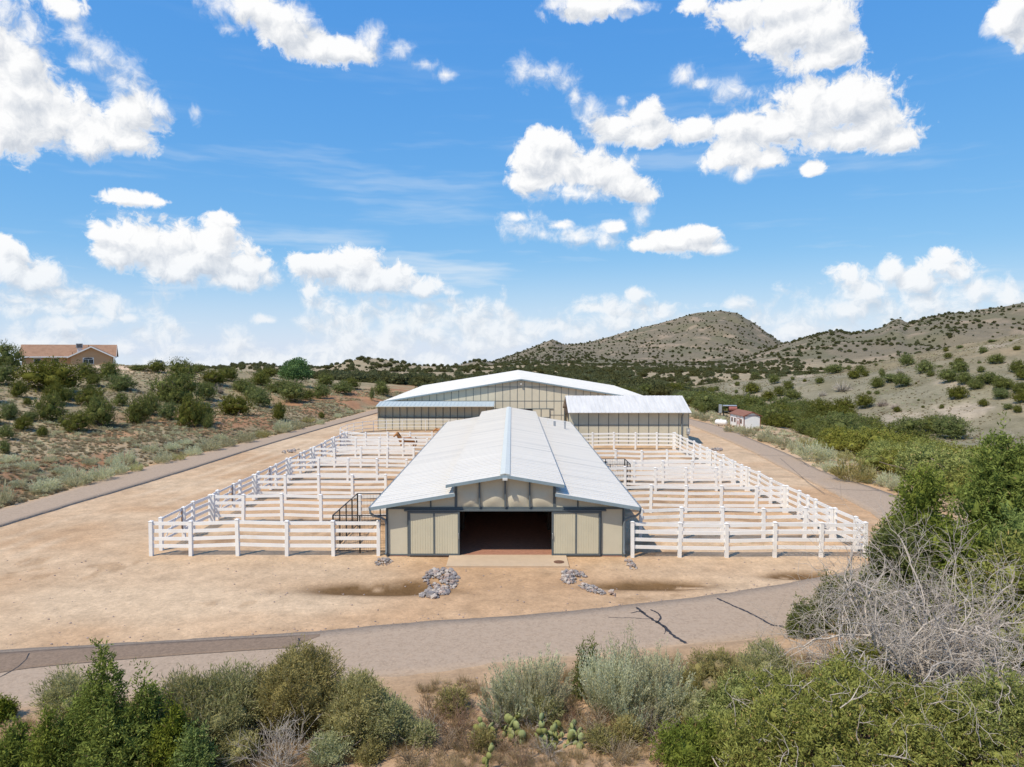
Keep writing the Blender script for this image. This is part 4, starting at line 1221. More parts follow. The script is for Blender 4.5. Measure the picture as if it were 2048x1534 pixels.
rock_heap('big heap of grey rocks left of the concrete apron', [(880, 1149, 33, 14), (905, 1158, 12, 10), (872, 1170, 26, 8), (862, 1186, 22, 9), (884, 1178, 14, 9)], 280, .08, .19, 1)
rock_heap('heap of grey rocks trailing off right of the concrete apron', [(1146, 1149, 25, 12), (1135, 1156, 14, 8), (1170, 1168, 14, 6), (1182, 1174, 14, 7), (1198, 1183, 12, 4), (1224, 1187, 5, 2)], 190, .07, .18, 2)
rock_heap('small rock heap under the left front downspout', [(766, 1122, 17, 8)], 80, .05, .11, 3)
rock_heap('small rock heap under the right front downspout', [(1259, 1124, 9, 8), (1264, 1131, 9, 6)], 70, .05, .11, 4)
rock_heap('far rock heap between the left road and the side fence', [(578, 903, 13, 3), (590, 899, 8, 2)], 40, .10, .24, 5)
rock_heap('far rock heap outside the right side fence', [(1436, 899, 11, 3)], 36, .10, .24, 6)

# ------------------------------------------------------------------ vegetation: materials
def leaf_mat(name, dark, light, trans=0.25, dry=None, scale=1.3):
    """foliage whose every leaf has its own tone, in drifts of older and newer growth, and each plant a tint of its own"""
    m = bpy.data.materials.new(name); m.use_nodes = True
    t = m.node_tree; t.nodes.clear(); N = NT(t)
    geo = N.n('ShaderNodeNewGeometry'); oi = N.n('ShaderNodeObjectInfo')
    r = geo.outputs['Random Per Island']
    tcg = N.n('ShaderNodeTexCoord').outputs['Object']
    cl = N.ramp(N.noise(N.v('ADD', tcg, N.v('SCALE', (7.0, 3.0, 5.0), oi.outputs['Random'])), scale, 2, 0.5), 0.36, 0.64)
    f = N.m('ADD', N.m('MULTIPLY', r, 0.6), N.m('MULTIPLY', cl, 0.4))
    c = N.mix(f, (*dark, 1), (*light, 1))
    if dry: c = N.mix(N.ramp(r, dry[1], 1.0), c, (*dry[0], 1))
    hs = N.n('ShaderNodeHueSaturation')
    t.links.new(N.m('MULTIPLY_ADD', oi.outputs['Random'], 0.035, 0.485), hs.inputs['Hue'])
    t.links.new(N.m('MULTIPLY_ADD', oi.outputs['Random'], 0.35, 0.80), hs.inputs['Value'])
    t.links.new(N.m('MULTIPLY_ADD', oi.outputs['Random'], -0.25, 1.08), hs.inputs['Saturation'])
    t.links.new(c, hs.inputs['Color'])
    d = N.n('ShaderNodeBsdfDiffuse'); t.links.new(hs.outputs[0], d.inputs[0])
    tr = N.n('ShaderNodeBsdfTranslucent'); t.links.new(hs.outputs[0], tr.inputs[0])
    mx = N.n('ShaderNodeMixShader'); mx.inputs[0].default_value = trans
    t.links.new(d.outputs[0], mx.inputs[1]); t.links.new(tr.outputs[0], mx.inputs[2])
    o = N.n('ShaderNodeOutputMaterial'); t.links.new(mx.outputs[0], o.inputs[0])
    return m


L = {
    'juniper': leaf_mat('juniper_needles', (0.098, 0.120, 0.028), (0.240, 0.250, 0.070), dry=((0.26, 0.19, 0.10), .93), trans=.35),
    'juniper_far': leaf_mat('juniper_needles_far', (0.099, 0.105, 0.043), (0.165, 0.168, 0.072), trans=.35),
    'juniper_bright': leaf_mat('bright_juniper_needles', (0.140, 0.156, 0.030), (0.385, 0.385, 0.090), dry=((0.42, 0.27, 0.10), .94), trans=.22),
    'juniper_fore': leaf_mat('green_juniper_needles', (0.098, 0.140, 0.024), (0.282, 0.325, 0.066), dry=((0.28, 0.20, 0.09), .97), scale=1.6, trans=.25),
    'olive': leaf_mat('olive_shrub_leaves', (0.251, 0.220, 0.075), (0.488, 0.421, 0.165), dry=((0.40, 0.31, 0.18), .9), scale=1.2, trans=.4),
    'saltbush': leaf_mat('grey_green_shrub_leaves', (0.256, 0.262, 0.105), (0.525, 0.506, 0.235), dry=((0.50, 0.42, 0.28), .85), trans=.4),
    'sage': leaf_mat('pale_sage_leaves', (0.415, 0.407, 0.232), (0.732, 0.702, 0.443), dry=((0.55, 0.44, 0.30), .88), trans=.45),
    'chamisa': leaf_mat('yellow_green_chamisa_leaves', (0.330, 0.308, 0.110), (0.594, 0.529, 0.230), dry=((0.56, 0.47, 0.22), .85), trans=.4),
    'dry': leaf_mat('dry_grass_blades', (0.34, 0.25, 0.13), (0.60, 0.47, 0.27), dry=((0.36, 0.33, 0.14), .8), trans=.4),
    'greygrass': leaf_mat('grey_dry_tuft_blades', (0.255, 0.205, 0.115), (0.445, 0.365, 0.22), dry=((0.54, 0.43, 0.26), .75), trans=.4),
    'twig': leaf_mat('dead_twigs', (0.26, 0.215, 0.175), (0.48, 0.41, 0.35), trans=0.0),
    'brownbrush': leaf_mat('brown_dead_brush', (0.20, 0.135, 0.085), (0.38, 0.27, 0.18), trans=0.0),
    'cottonwood': leaf_mat('cottonwood_leaves', (0.066, 0.126, 0.035), (0.162, 0.246, 0.070)),
    'cactus': leaf_mat('cactus_pads', (0.17, 0.20, 0.07), (0.31, 0.32, 0.12), trans=0.0, dry=((0.50, 0.39, 0.10), .72)),
}
M['bark'] = mat('juniper_bark', (0.20, 0.155, 0.12), 0.9, 0.2, var=0.25, scale=5)
M['dead_wood'] = mat('weathered_dead_wood', (0.49, 0.43, 0.37), 0.85, 0.2, var=0.2, scale=4, alt=((0.36, 0.30, 0.255), 0.58, 0.76))


# ------------------------------------------------------------------ vegetation: builders (numpy)
def unit(v): return v / (np.linalg.norm(v, axis=-1, keepdims=True) + 1e-9)


def kites(p, d, w, ln, wd, rs_):
    """leaf quads: base p, direction d, side vector w, length ln, width wd"""
    ln = ln[:, None]; wd = wd[:, None]
    m = p + d * ln * 0.45
    co = np.stack([p, m + w * wd * .5, p + d * ln, m - w * wd * .5], 1).reshape(-1, 3)
    q = np.arange(len(co)).reshape(-1, 4)
    return co, q


def lobes_points(rs_, lobes, n, lo=0.62, zmin=0.06):
    lob = np.asarray(lobes, float)
    wts = (lob[:, 3] * lob[:, 4] + lob[:, 4] * lob[:, 5] + lob[:, 3] * lob[:, 5]); wts /= wts.sum()
    P_, O_ = [], []
    got = 0
    while got < n:
        k = rs_.choice(len(lob), size=n, p=wts)
        u = unit(rs_.normal(size=(n, 3)))
        r = lo + (1 - lo) * rs_.rand(n) ** .6
        r = r * (1 + 0.16 * rs_.normal(size=n) * (rs_.rand(n) < .3))
        c = lob[k, :3]; e = lob[k, 3:6]
        p = c + u * e * r[:, None]
        ok = p[:, 2] > zmin
        # thin out points buried inside another lobe
        dmin = np.full(n, 9.0)
        for j in range(len(lob)):
            d = np.linalg.norm((p - lob[j, :3]) / lob[j, 3:6], axis=1)
            d = np.where(k == j, 9, d); dmin = np.minimum(dmin, d)
        ok &= (dmin > .68) | (rs_.rand(n) < .15)
        P_.append(p[ok]); O_.append(unit(u[ok] / e[ok])); got += ok.sum()
    return np.concatenate(P_)[:n], np.concatenate(O_)[:n]


ICO = None
def ico_lump(c, e, k=.74):
    t = (1 + 5 ** .5) / 2
    v = unit(np.array([(-1, t, 0), (1, t, 0), (-1, -t, 0), (1, -t, 0), (0, -1, t), (0, 1, t), (0, -1, -t), (0, 1, -t), (t, 0, -1), (t, 0, 1), (-t, 0, -1), (-t, 0, 1)], float))
    f = np.array([(0, 11, 5), (0, 5, 1), (0, 1, 7), (0, 7, 10), (0, 10, 11), (1, 5, 9), (5, 11, 4), (11, 10, 2), (10, 7, 6), (7, 1, 8), (3, 9, 4), (3, 4, 2), (3, 2, 6), (3, 6, 8), (3, 8, 9), (4, 9, 5), (2, 4, 11), (6, 2, 10), (8, 6, 7), (9, 8, 1)])
    return np.asarray(c) + v * np.asarray(e) * k, f


def crown_mesh(name, m, lobes, n, ln, wd, seed, up=.5, out=.9, jit=.6, lo=.62, core=True, tuft=1, spread=.5, corek=.74):
    """foliage mesh: leaf quads over the lobes (in tufts), with the dense inside of every lobe"""
    rs_ = np.random.RandomState(seed)
    p, o = lobes_points(rs_, lobes, max(1, n // tuft), lo)
    if tuft > 1:
        d0 = unit(o * out + np.array([0, 0, up]) + rs_.normal(size=o.shape) * jit)
        big = rs_.uniform(.6, 1.5, len(p))
        p = np.repeat(p, tuft, 0); d0 = np.repeat(d0, tuft, 0); big = np.repeat(big, tuft)[:, None]
        d = unit(d0 + rs_.normal(size=d0.shape) * spread)
        p = p + d0 * (rs_.rand(len(p), 1) * ln * 2.2 * big) + rs_.normal(size=p.shape) * ln * .30 * big
    else:
        d = unit(o * out + np.array([0, 0, up]) + rs_.normal(size=o.shape) * jit)
    w = unit(np.cross(d, rs_.normal(size=d.shape)))
    N_ = len(p)
    co, q = kites(p, d, w, ln * rs_.uniform(.6, 1.35, N_), wd * rs_.uniform(.7, 1.3, N_), rs_)
    tris = None
    if core:
        vs, fs, off = [], [], len(co)
        for l in lobes:
            v, f = ico_lump(l[:3], l[3:6], corek); v[:, 2] = np.maximum(v[:, 2], .02)
            vs.append(v); fs.append(f + off); off += len(v)
        co = np.concatenate([co] + vs); tris = np.concatenate(fs)
    return fast_mesh(name, co, quads=q, tris=tris, mat=m)


def bush_lobes(rs_, w, h, n=9, flat_=.5):
    L_ = [(0, 0, h * .42, w * .36, w * .36, h * .42)]
    for k in range(n):
        a = 2 * PI * k / n + rs_.uniform(-.4, .4); r = w * rs_.uniform(.20, .34)
        z = h * rs_.uniform(.22, .66); s = rs_.uniform(.17, .26)
        L_.append((r * math.cos(a), r * math.sin(a), z, w * s, w * s * rs_.uniform(.85, 1.15), min(h * rs_.uniform(.22, .32), z)))
    for k in range(3):
        a = rs_.uniform(0, 6.3); r = w * rs_.uniform(.0, .18)
        L_.append((r * math.cos(a), r * math.sin(a), h * rs_.uniform(.68, .80), w * .17, w * .17, h * .20))
    return L_


def strands_mesh(name, m, n, h, spread, wd, seed, rbase=.12, droop=.25, segs=3, lean=0.0, tipw=.3, hvar=.35, inner=0.0):
    """a clump of thin upright stems fanning out of the ground"""
    rs_ = np.random.RandomState(seed)
    a = rs_.rand(n) * 2 * PI
    rr = rbase * np.sqrt(rs_.rand(n))
    th = spread * np.sqrt(rs_.rand(n))
    b = a + rs_.normal(size=n) * .5
    p0 = np.stack([rr * np.cos(a), rr * np.sin(a), -0.03 + 0 * a], 1)
    ln = h * (1 - hvar * rs_.rand(n)) * (1 - .25 * (th / max(spread, .01)) ** 2)
    d = np.stack([np.sin(th) * np.cos(b) + lean, np.sin(th) * np.sin(b), np.cos(th)], 1)
    side = unit(np.cross(d, rs_.normal(size=d.shape)))
    rows = []
    for k in range(segs + 1):
        f = k / segs
        c = p0 + d * (ln * f)[:, None]
        c[:, 2] -= droop * ln * f * f * np.sin(th)
        c += (rs_.normal(size=c.shape) * h * .015) * f
        w_ = wd * ((1 - f) + tipw * f) * .5
        if k == segs: w_ *= .3
        rows += [c - side * w_, c + side * w_]
    co = np.stack(rows, 1).reshape(-1, 3); W_ = 2 * (segs + 1)
    base = (np.arange(n) * W_)[:, None]
    q = np.concatenate([base + np.array([2 * k, 2 * k + 1, 2 * k + 3, 2 * k + 2]) for k in range(segs)])
    return fast_mesh(name, co, quads=q, mat=m)


def feather_mesh(name, m, n, h, spread, seed, rbase=.15, leaf=.07, lw=.012, per=14, m_lo=.35, droop=.2):
    """upright stems feathered with fine narrow leaves along their upper part (rabbitbrush, sage)"""
    rs_ = np.random.RandomState(seed)
    a = rs_.rand(n) * 2 * PI; th = spread * np.sqrt(rs_.rand(n)); b = a + rs_.normal(size=n) * .35
    rr = rbase * np.sqrt(rs_.rand(n))
    p0 = np.stack([rr * np.cos(a), rr * np.sin(a), 0 * a], 1)
    ln = h * rs_.uniform(.68, 1.0, n) * (1 - .22 * (th / spread) ** 2)
    d = np.stack([np.sin(th) * np.cos(b), np.sin(th) * np.sin(b), np.cos(th)], 1)
    f = m_lo + (1 - m_lo) * rs_.rand(n, per) ** .8
    p = p0[:, None] + d[:, None] * (ln[:, None] * f)[..., None]
    p[..., 2] -= droop * ln[:, None] * f ** 2 * np.sin(th)[:, None]
    p = p + rs_.normal(size=p.shape) * .012 * h
    dd = unit(d[:, None] + rs_.normal(size=p.shape) * .42 + np.array([0, 0, .35]))
    p = p.reshape(-1, 3); dd = dd.reshape(-1, 3)
    side = unit(np.cross(dd, rs_.normal(size=dd.shape)))
    k = len(p)
    co, q = kites(p, dd, side, leaf * rs_.uniform(.6, 1.4, k), lw * rs_.uniform(.7, 1.3, k), rs_)
    # the bare stems
    s2 = unit(np.cross(d, rs_.normal(size=d.shape))) * (.006 * h / 1.5)
    tip = p0 + d * (ln * .95)[:, None]; tip[:, 2] -= droop * ln * .9 * np.sin(th)
    mid = p0 + d * (ln * .5)[:, None]; mid[:, 2] -= droop * ln * .25 * np.sin(th)
    st = np.stack([p0 - s2, p0 + s2, mid - s2, mid + s2, tip - s2 * .4, tip + s2 * .4], 1).reshape(-1, 3)
    base = (np.arange(n) * 6)[:, None] + len(co)
    sq = np.concatenate([base + np.array([0, 1, 3, 2]), base + np.array([2, 3, 5, 4])])
    return fast_mesh(name, np.concatenate([co, st]), quads=np.concatenate([q, sq]), mat=m)


def branch_tubes(segs, n=4):
    """segs: list of (p0, p1, r0, r1) -> vertices and quads"""
    s = np.array([np.concatenate([a, b, [r0, r1]]) for a, b, r0, r1 in segs])
    a, b, r0, r1 = s[:, :3], s[:, 3:6], s[:, 6], s[:, 7]
    d = unit(b - a); ref = np.where(np.abs(d[:, 2:3]) > .9, np.array([[1., 0, 0]]), np.array([[0, 0, 1.]]))
    u = unit(np.cross(d, ref)); v = np.cross(d, u)
    ring = []
    for c, r in ((a, r0), (b, r1)):
        for k in range(n):
            t = 2 * PI * k / n
            ring.append(c + (u * math.cos(t) + v * math.sin(t)) * r[:, None])
    co = np.stack(ring, 1).reshape(-1, 3)
    base = (np.arange(len(s)) * 2 * n)[:, None]
    q = np.concatenate([base + np.array([k, (k + 1) % n, n + (k + 1) % n, n + k]) for k in range(n)])
    return co, q


def grow(rs_, p, d, ln, r, depth, out, bend=.28, kids=(2, 4), ratio=.68, spread=.75, up=.0, nseg=4, taper=.55):
    """a forked branch as a chain of short tubes, with side branches"""
    pts = [p]
    c = np.array(p, float); dd = np.array(d, float)
    for k in range(nseg):
        dd = dd + rs_.normal(size=3) * bend + np.array([0, 0, up]); dd /= np.linalg.norm(dd)
        c2 = c + dd * ln / nseg
        if c2[2] < .05: c2[2] = .05 + abs(rs_.normal()) * .05; dd[2] = abs(dd[2]) * .3
        ra = r * (1 - (1 - taper) * k / nseg); rb = r * (1 - (1 - taper) * (k + 1) / nseg)
        out.append((c.copy(), c2.copy(), ra, rb, depth)); c = c2; pts.append(c.copy())
    if depth <= 0: return
    for k in range(rs_.randint(kids[0], kids[1] + 1)):
        i = rs_.randint(1, nseg + 1) if k else nseg
        nd = dd + rs_.normal(size=3) * spread; nd /= np.linalg.norm(nd)
        grow(rs_, pts[i], nd, ln * ratio * rs_.uniform(.75, 1.2), max(r * taper * rs_.uniform(.7, 1.0), .0065), depth - 1, out, bend, kids, ratio, spread, up, max(2, nseg - (depth < 2)), taper)


# ------------------------------------------------------------------ vegetation: models
rsv = np.random.RandomState(77)
JUN = []
for k in range(7):
    w, h = 4.0, 3.0 * rsv.uniform(.9, 1.1)
    JUN.append(crown_mesh('juniper_crown', L['juniper'], bush_lobes(rsv, w, h, 8 + k % 3), 3600, .24, .085, 100 + k, up=.9, tuft=9, spread=.75, corek=.62))
JFAR = [crown_mesh('juniper_crown', L['juniper_far'], bush_lobes(rsv, 4.0, 2.9, 6), 650, .42, .22, 140 + k, up=.5) for k in range(4)]
JB = [crown_mesh('juniper_crown', L['juniper_bright'], bush_lobes(rsv, 4.0, 3.2, 10), 7200, .17, .062, 150 + k, up=.9, tuft=10, spread=.75, corek=.6) for k in range(4)]
tr_segs = []
for k in range(4): grow(rsv, (rsv.uniform(-.15, .15), rsv.uniform(-.15, .15), -.3), unit(np.array([rsv.normal() * .5, rsv.normal() * .5, 1.2])), 2.0, .10, 1, tr_segs, .15, (2, 3))
co, q = branch_tubes([s[:4] for s in tr_segs], 5)
TRUNK = fast_mesh('trunk', co, quads=q, mat=M['bark'])
SAGE = [feather_mesh('sage_bush', L['sage'], 150, 1.0, 1.05, 200 + k, rbase=.35, leaf=.13, lw=.03, per=12, m_lo=.4) for k in range(3)]
CHAM = [feather_mesh('chamisa_bush', L['chamisa'], 150, 1.0, 1.05, 210 + k, rbase=.35, leaf=.12, lw=.028, per=12, m_lo=.4) for k in range(2)]
TUFT_SAGE = [feather_mesh('sage_tuft', L['sage'], 46, 1.0, 1.15, 220 + k, rbase=.3, leaf=.24, lw=.075, per=6, m_lo=.35) for k in range(2)]
TUFT_DRY = [strands_mesh('grass_tuft', L['greygrass'], 110, 1.0, .85, .05, 230 + k, rbase=.22) for k in range(2)]
used_h = {}


def ground_z(x, y): return float(H(x, y))


def plant(name, me, x, y, sx, sz, label, cat, group, rz=None, trunk=False, sink=.0, sy=None):
    rz = rsv.uniform(0, 6.3) if rz is None else rz
    z = ground_z(x, y) - sink
    if trunk:
        T = thing(name, label, cat, (x, y, z), rz, group)
        T.scale = (sx, sy or sx, sz)
        share('crown', me, T); share('trunk', TRUNK, T)
        return T
    o = share(name, me, None, (x, y, z), rz); o.scale = (sx, sy or sx, sz)
    return tag(o, label, cat, group)


def by_pixel(px, py, w, h):
    """ground point, and size in metres of something w by h photo pixels standing there"""
    g = hit(px, py)
    if g is None: return None
    d = math.hypot(g[0], g[1])
    s = math.hypot(d, CAM_Z - g[2]) / FPX / math.sqrt(1 + ((px - 1024) / FPX) ** 2)
    return g[0], g[1], w * s, h * s * 1.04


# left hill junipers, one by one
GJ = 'junipers scattered over the left hill'
LEFT = [  # pixel x, base y, width, height, label
    (12, 742, 62, 48, 'tall dark juniper at the left edge, left of the house'), (84, 729, 56, 30, 'rounded juniper before the left half of the house roof'),
    (88, 782, 148, 58, 'very wide juniper thicket below the house, widest on the left hill'), (35, 796, 38, 30, 'juniper below the left end of the wide thicket'),
    (109, 809, 48, 38, None), (18, 839, 38, 32, None), (54, 811, 18, 14, None), (96, 841, 66, 46, 'broad grey green juniper left of the darkest bush on the hill'), (58, 843, 34, 20, None), (43, 861, 38, 26, None),
    (148, 864, 62, 34, 'bright dark green low juniper at the front of the left hill cluster'), (194, 852, 72, 52, 'large juniper just behind the bright low juniper'), (176, 811, 66, 34, None), (178, 790, 27, 18, None), (241, 812, 30, 23, 'small round juniper alone on pale sand'),
    (275, 850, 53, 54, 'dense round dark juniper in the middle of the left slope'), (299, 831, 38, 42, None), (335, 841, 40, 31, None), (375, 854, 54, 54, None), (240, 782, 68, 31, 'low juniper just below the pale dirt bank'), (185, 772, 31, 21, None),
    (215, 761, 50, 32, 'juniper hiding the right foot of the house'), (172, 758, 42, 31, 'juniper hiding the left foot of the house gable'), (352, 808, 102, 58, 'very wide juniper right of the pale dirt bank'), (361, 766, 62, 40, 'tall juniper right of the white car'), (312, 744, 46, 21, 'dark juniper behind the white car'),
    (275, 742, 44, 12, None), (426, 772, 62, 28, None), (400, 850, 60, 40, None), (414, 857, 26, 28, 'small upright juniper at the red bank'), (465, 832, 68, 40, None), (520, 814, 50, 32, None), (505, 800, 40, 26, None),
    (558, 840, 30, 34, 'single cone shaped juniper near the middle of the left road'), (586, 805, 60, 33, 'wide dark juniper below the tall tree'), (640, 797, 45, 25, None), (484, 784, 50, 25, None), (562, 788, 68, 26, None), (684, 789, 50, 22, None), (650, 772, 38, 22, None), (700, 778, 46, 20, None),
    (744, 801, 11, 23, 'thin pointed juniper standing left of the riding hall'), (763, 791, 38, 25, 'juniper left behind the riding hall roof'), (643, 837, 13, 13, None), (6, 907, 26, 24, None), (10, 879, 34, 24, None), (84, 874, 22, 21, None), (130, 800, 40, 24, None), (455, 762, 44, 24, None), (520, 772, 50, 24, None), (535, 756, 40, 20, None),
    (395, 745, 40, 16, None), (0, 770, 50, 34, None), (-40, 800, 60, 40, None), (-30, 850, 60, 40, None), (410, 800, 46, 30, None), (615, 800, 30, 18, None),
]
for i, (px, py, w, h, lab) in enumerate(LEFT):
    b = by_pixel(px, py, w, h)
    if b is None: continue
    x, y, wm, hm = b
    wm, hm = min(wm, 16), min(hm, 8)
    if i == 0: me = JUN[0]
    grp = GJ
    bright = lab and ('bright' in lab or 'cone' in lab)
    trunk = (w > 60)
    hm *= 1.06; wm *= .90
    plant('juniper', JUN[i % 7], x, y + wm * .12, wm / 4.1, hm / 3.0, lab or 'dark green juniper scattered on the left hillside', 'juniper', None if lab else grp, trunk=trunk, sink=hm * .03, sy=min(wm, 1.6 * hm) / 4.1)
b = by_pixel(592, 771, 68, 52)
cw = crown_mesh('crown', L['cottonwood'], [(0, 0, 3.4, 2.1, 2.1, 1.7), (-1.2, .2, 2.6, 1.6, 1.5, 1.4), (1.2, 0, 2.5, 1.6, 1.6, 1.3), (.4, .3, 4.6, 1.3, 1.3, .9), (-.5, 0, 4.3, 1.2, 1.2, .8), (.1, -.9, 2.3, 1.4, 1.2, 1.2)], 3600, .28, .16, 301, up=.2)
T = thing('cottonwood_tree', 'round deep green leafy tree taller than the junipers on the left skyline', 'tree', (b[0], b[1], ground_z(b[0], b[1]) - .1))
T.scale = (b[2] / 5.4, b[2] / 5.4, b[3] / 5.3); share('crown', cw, T); share('trunk', TRUNK, T)
b = by_pixel(436, 786, 36, 24)
ch = strands_mesh('dry_bush', L['twig'], 220, 1.0, 1.1, .03, 305, rbase=.25)
plant('bare_bush', ch, b[0], b[1], b[2] / 1.8, b[3] / .95, 'pale leafless bush among the junipers of the left hill', 'bush', None)

# roadside sage along the left road
GS = 'sage bushes along the left road'
for k, (px, py, w, h) in enumerate([(2, 1010, 48, 46), (88, 986, 60, 34), (155, 972, 56, 36), (203, 962, 50, 34), (238, 950, 40, 30), (272, 944, 30, 22), (325, 928, 38, 27), (355, 922, 30, 18), (386, 912, 36, 22), (420, 902, 50, 27), (455, 895, 34, 22), (492, 886, 40, 26), (525, 876, 30, 18), (566, 866, 42, 30), (590, 860, 34, 22), (617, 845, 28, 13), (676, 836, 18, 11), (250, 925, 44, 24), (225, 930, 30, 20), (130, 950, 40, 22), (60, 940, 34, 20), (300, 905, 34, 18), (345, 900, 36, 18), (40, 975, 30, 18), (700, 828, 16, 9), (640, 850, 20, 12), (440, 880, 30, 14), (370, 890, 30, 14), (180, 930, 36, 18), (100, 925, 30, 16), (20, 925, 40, 18)]):
    b = by_pixel(px, py, w, h)
    dry_ = k in (5, 7, 12, 15)
    plant('sage_bush', (CHAM if dry_ else SAGE)[k % 2], b[0], b[1], b[2] / 1.75, b[3] / .95, ('yellowish bush at the edge of the left road' if dry_ else 'pale grey green sage bush at the edge of the left road'), 'bush', 'yellowish bushes along the left road' if dry_ else GS, sink=.02)

# right roadside sage and chamisa
GR = 'sage bushes along the right road'
for k, (px, py, w, h, c) in enumerate([(1459, 866, 22, 15, 's'), (1480, 868, 26, 18, 's'), (1500, 874, 36, 22, 's'), (1532, 884, 34, 24, 's'), (1550, 888, 24, 16, 's'), (1570, 895, 30, 22, 's'), (1592, 905, 34, 24, 's'), (1622, 922, 58, 40, 's'), (1652, 925, 44, 34, 's'), (1610, 893, 26, 18, 'y'), (1640, 900, 34, 22, 'y'), (1693, 922, 34, 22, 'o'), (1660, 945, 30, 22, 's'), (1705, 965, 78, 48, 'y'), (1740, 968, 40, 36, 'y'), (1782, 976, 50, 30, 's'), (1395, 838, 24, 16, 's'), (1410, 842, 22, 16, 's'), (1380, 828, 22, 14, 's'), (1680, 950, 34, 24, 's'), (1445, 826, 20, 12, 'y'), (1800, 985, 40, 24, 's')]):
    b = by_pixel(px, py, w, h)
    me = {'s': SAGE[k % 3], 'y': CHAM[k % 2], 'o': CHAM[1]}[c]
    lab, g_ = {'s': ('pale grey green sage bush at the outer edge of the right road', GR), 'y': ('yellow green chamisa bush at the outer edge of the right road', 'chamisa bushes along the right road'), 'o': ('olive bush between the chamisa and the junipers by the right road', None)}[c]
    plant('chamisa_bush' if c != 's' else 'sage_bush', me, b[0], b[1] + .4, b[2] / 1.7, b[3] / .92, lab, 'bush', g_)
b = by_pixel(1405, 833, 14, 24); plant('juniper', JUN[3], b[0], b[1], b[2] / 3.9, b[3] / 3.0, 'small juniper beside the far end of the right road', 'juniper', None)

# right hill junipers
GH = 'junipers dotted over the right hill'
RIGHT5 = [(1360, 445, 85, 65), (935, 490, 95, 55), (725, 487, 26, 24), (580, 552, 62, 52), (450, 607, 92, 62), (665, 582, 62, 52), (610, 622, 72, 52), (545, 650, 92, 54), (690, 642, 92, 62), (850, 547, 46, 36), (690, 530, 23, 21), (760, 540, 21, 19), (365, 562, 31, 26), (360, 607, 23, 21), (80, 627, 31, 29), (212, 602, 35, 35), (243, 592, 36, 28), (245, 660, 140, 55),
          (1050, 517, 72, 46), (1115, 507, 46, 36), (1085, 487, 62, 42), (1185, 572, 82, 56), (1215, 512, 32, 52), (1265, 537, 92, 46), (1330, 567, 92, 72), (1465, 487, 92, 72), (1500, 507, 46, 34), (1600, 402, 46, 32), (1590, 362, 32, 23), (1670, 342, 36, 19), (1805, 372, 46, 40), (1885, 432, 87, 50), (1670, 482, 92, 62), (1665, 432, 52, 36), (1605, 542, 102, 72), (1700, 552, 92, 67), (1760, 580, 82, 57), (1660, 637, 104, 74), (1795, 482, 42, 32), (1840, 547, 132, 62), (2010, 482, 92, 72), (2035, 530, 70, 60), (1930, 582, 122, 62), (1915, 637, 92, 62), (2030, 602, 92, 62), (2030, 662, 82, 62), (1810, 682, 52, 42), (1955, 697, 56, 32), (2010, 720, 46, 42), (1565, 695, 26, 24), (1185, 612, 31, 23), (1137, 612, 26, 23), (1110, 692, 102, 72), (1305, 715, 40, 30), (2005, 352, 42, 26), (1970, 303, 20, 12), (1860, 305, 50, 14), (1555, 455, 30, 16), (1415, 552, 14, 12), (1620, 440, 24, 16), (1785, 430, 22, 14), (1455, 690, 20, 14), (885, 445, 36, 26), (1180, 445, 18, 14), (1020, 470, 26, 30), (470, 520, 46, 36), (355, 527, 30, 20), (800, 395, 24, 14), (1430, 650, 16, 12)]
for k, (zx, zy, zw, zh) in enumerate(RIGHT5):
    b = by_pixel(1350 + zx * .3408, 580 + zy * .3408, zw * .3408, zh * .3408)
    if b is None or b[1] > 500: continue
    plant('juniper', JUN[k % 7], b[0], b[1], b[2] / 3.9, b[3] / 3.0, 'dark green juniper dotted on the slope of the right hill', 'juniper', GH, sink=.05)
for k, (zx, zy, zw, zh) in enumerate([(985, 592, 150, 80), (1320, 492, 66, 60), (865, 622, 72, 46), (1215, 682, 92, 60), (1290, 697, 72, 40), (1510, 780, 90, 60), (1960, 905, 130, 110), (1650, 790, 110, 40)]):
    b = by_pixel(1350 + zx * .3408, 580 + zy * .3408, zw * .3408, zh * .3408)
    if b is None: continue
    plant('bare_bush', ch, b[0], b[1], b[2] / 1.8, b[3] / .95, 'grey leafless bush in the wash at the foot of the right hill', 'bush', 'grey leafless bushes on the right hill')

# dense thicket between the right road and the wash
GT = 'junipers of the thicket right of the road'
placed = []


def belt(n, y0, y1, fx, rmin, rmax, gap, near):
    k = tries = 0
    while k < n and tries < 4000:
        tries += 1
        y = rsv.uniform(y0, y1); lo_, hi_ = fx(y)
        if hi_ <= lo_: continue
        x = rsv.uniform(lo_, hi_)
        if x / y > .80: continue
        if 100 < y < 142 and x < 45: continue
        rad = rsv.uniform(rmin, rmax)
        if any((x - a) ** 2 + (y - b_) ** 2 < ((rad + c_) * gap) ** 2 for a, b_, c_ in placed): continue
        if not near and float(fbm(x / 12, y / 16, 2, 81)) > .60: continue
        placed.append((x, y, rad)); k += 1
        h = rad * rsv.uniform(1.1, 1.5)
        if near:
            plant('juniper', JB[k % 4], x, y, rad * 2.1 / 3.9, min(h, 3.9) / 3.2, 'bright green juniper in the near thicket beyond the right road', 'juniper', 'bright junipers beyond the right road', trunk=True, sink=.1)
        else:
            plant('juniper', JUN[k % 7], x, y, rad * 2.2 / 3.9, h / 3.0, 'dark green juniper in the far thicket right of the playhouse', 'juniper', GT, sink=.1)


edge_x = lambda y: max(float(xR(y)), 31.5)
belt(46, 50, 88, lambda y: (edge_x(y) + 6.5, min(float(GX(y)) - 14, .80 * y)), 1.9, 3.0, .52, True)
belt(85, 86, 215, lambda y: (edge_x(y) + 7.5 if y < 175 else 27, float(GX(y)) + (3 if y < 130 else 9)), 1.6, 2.9, .56, False)

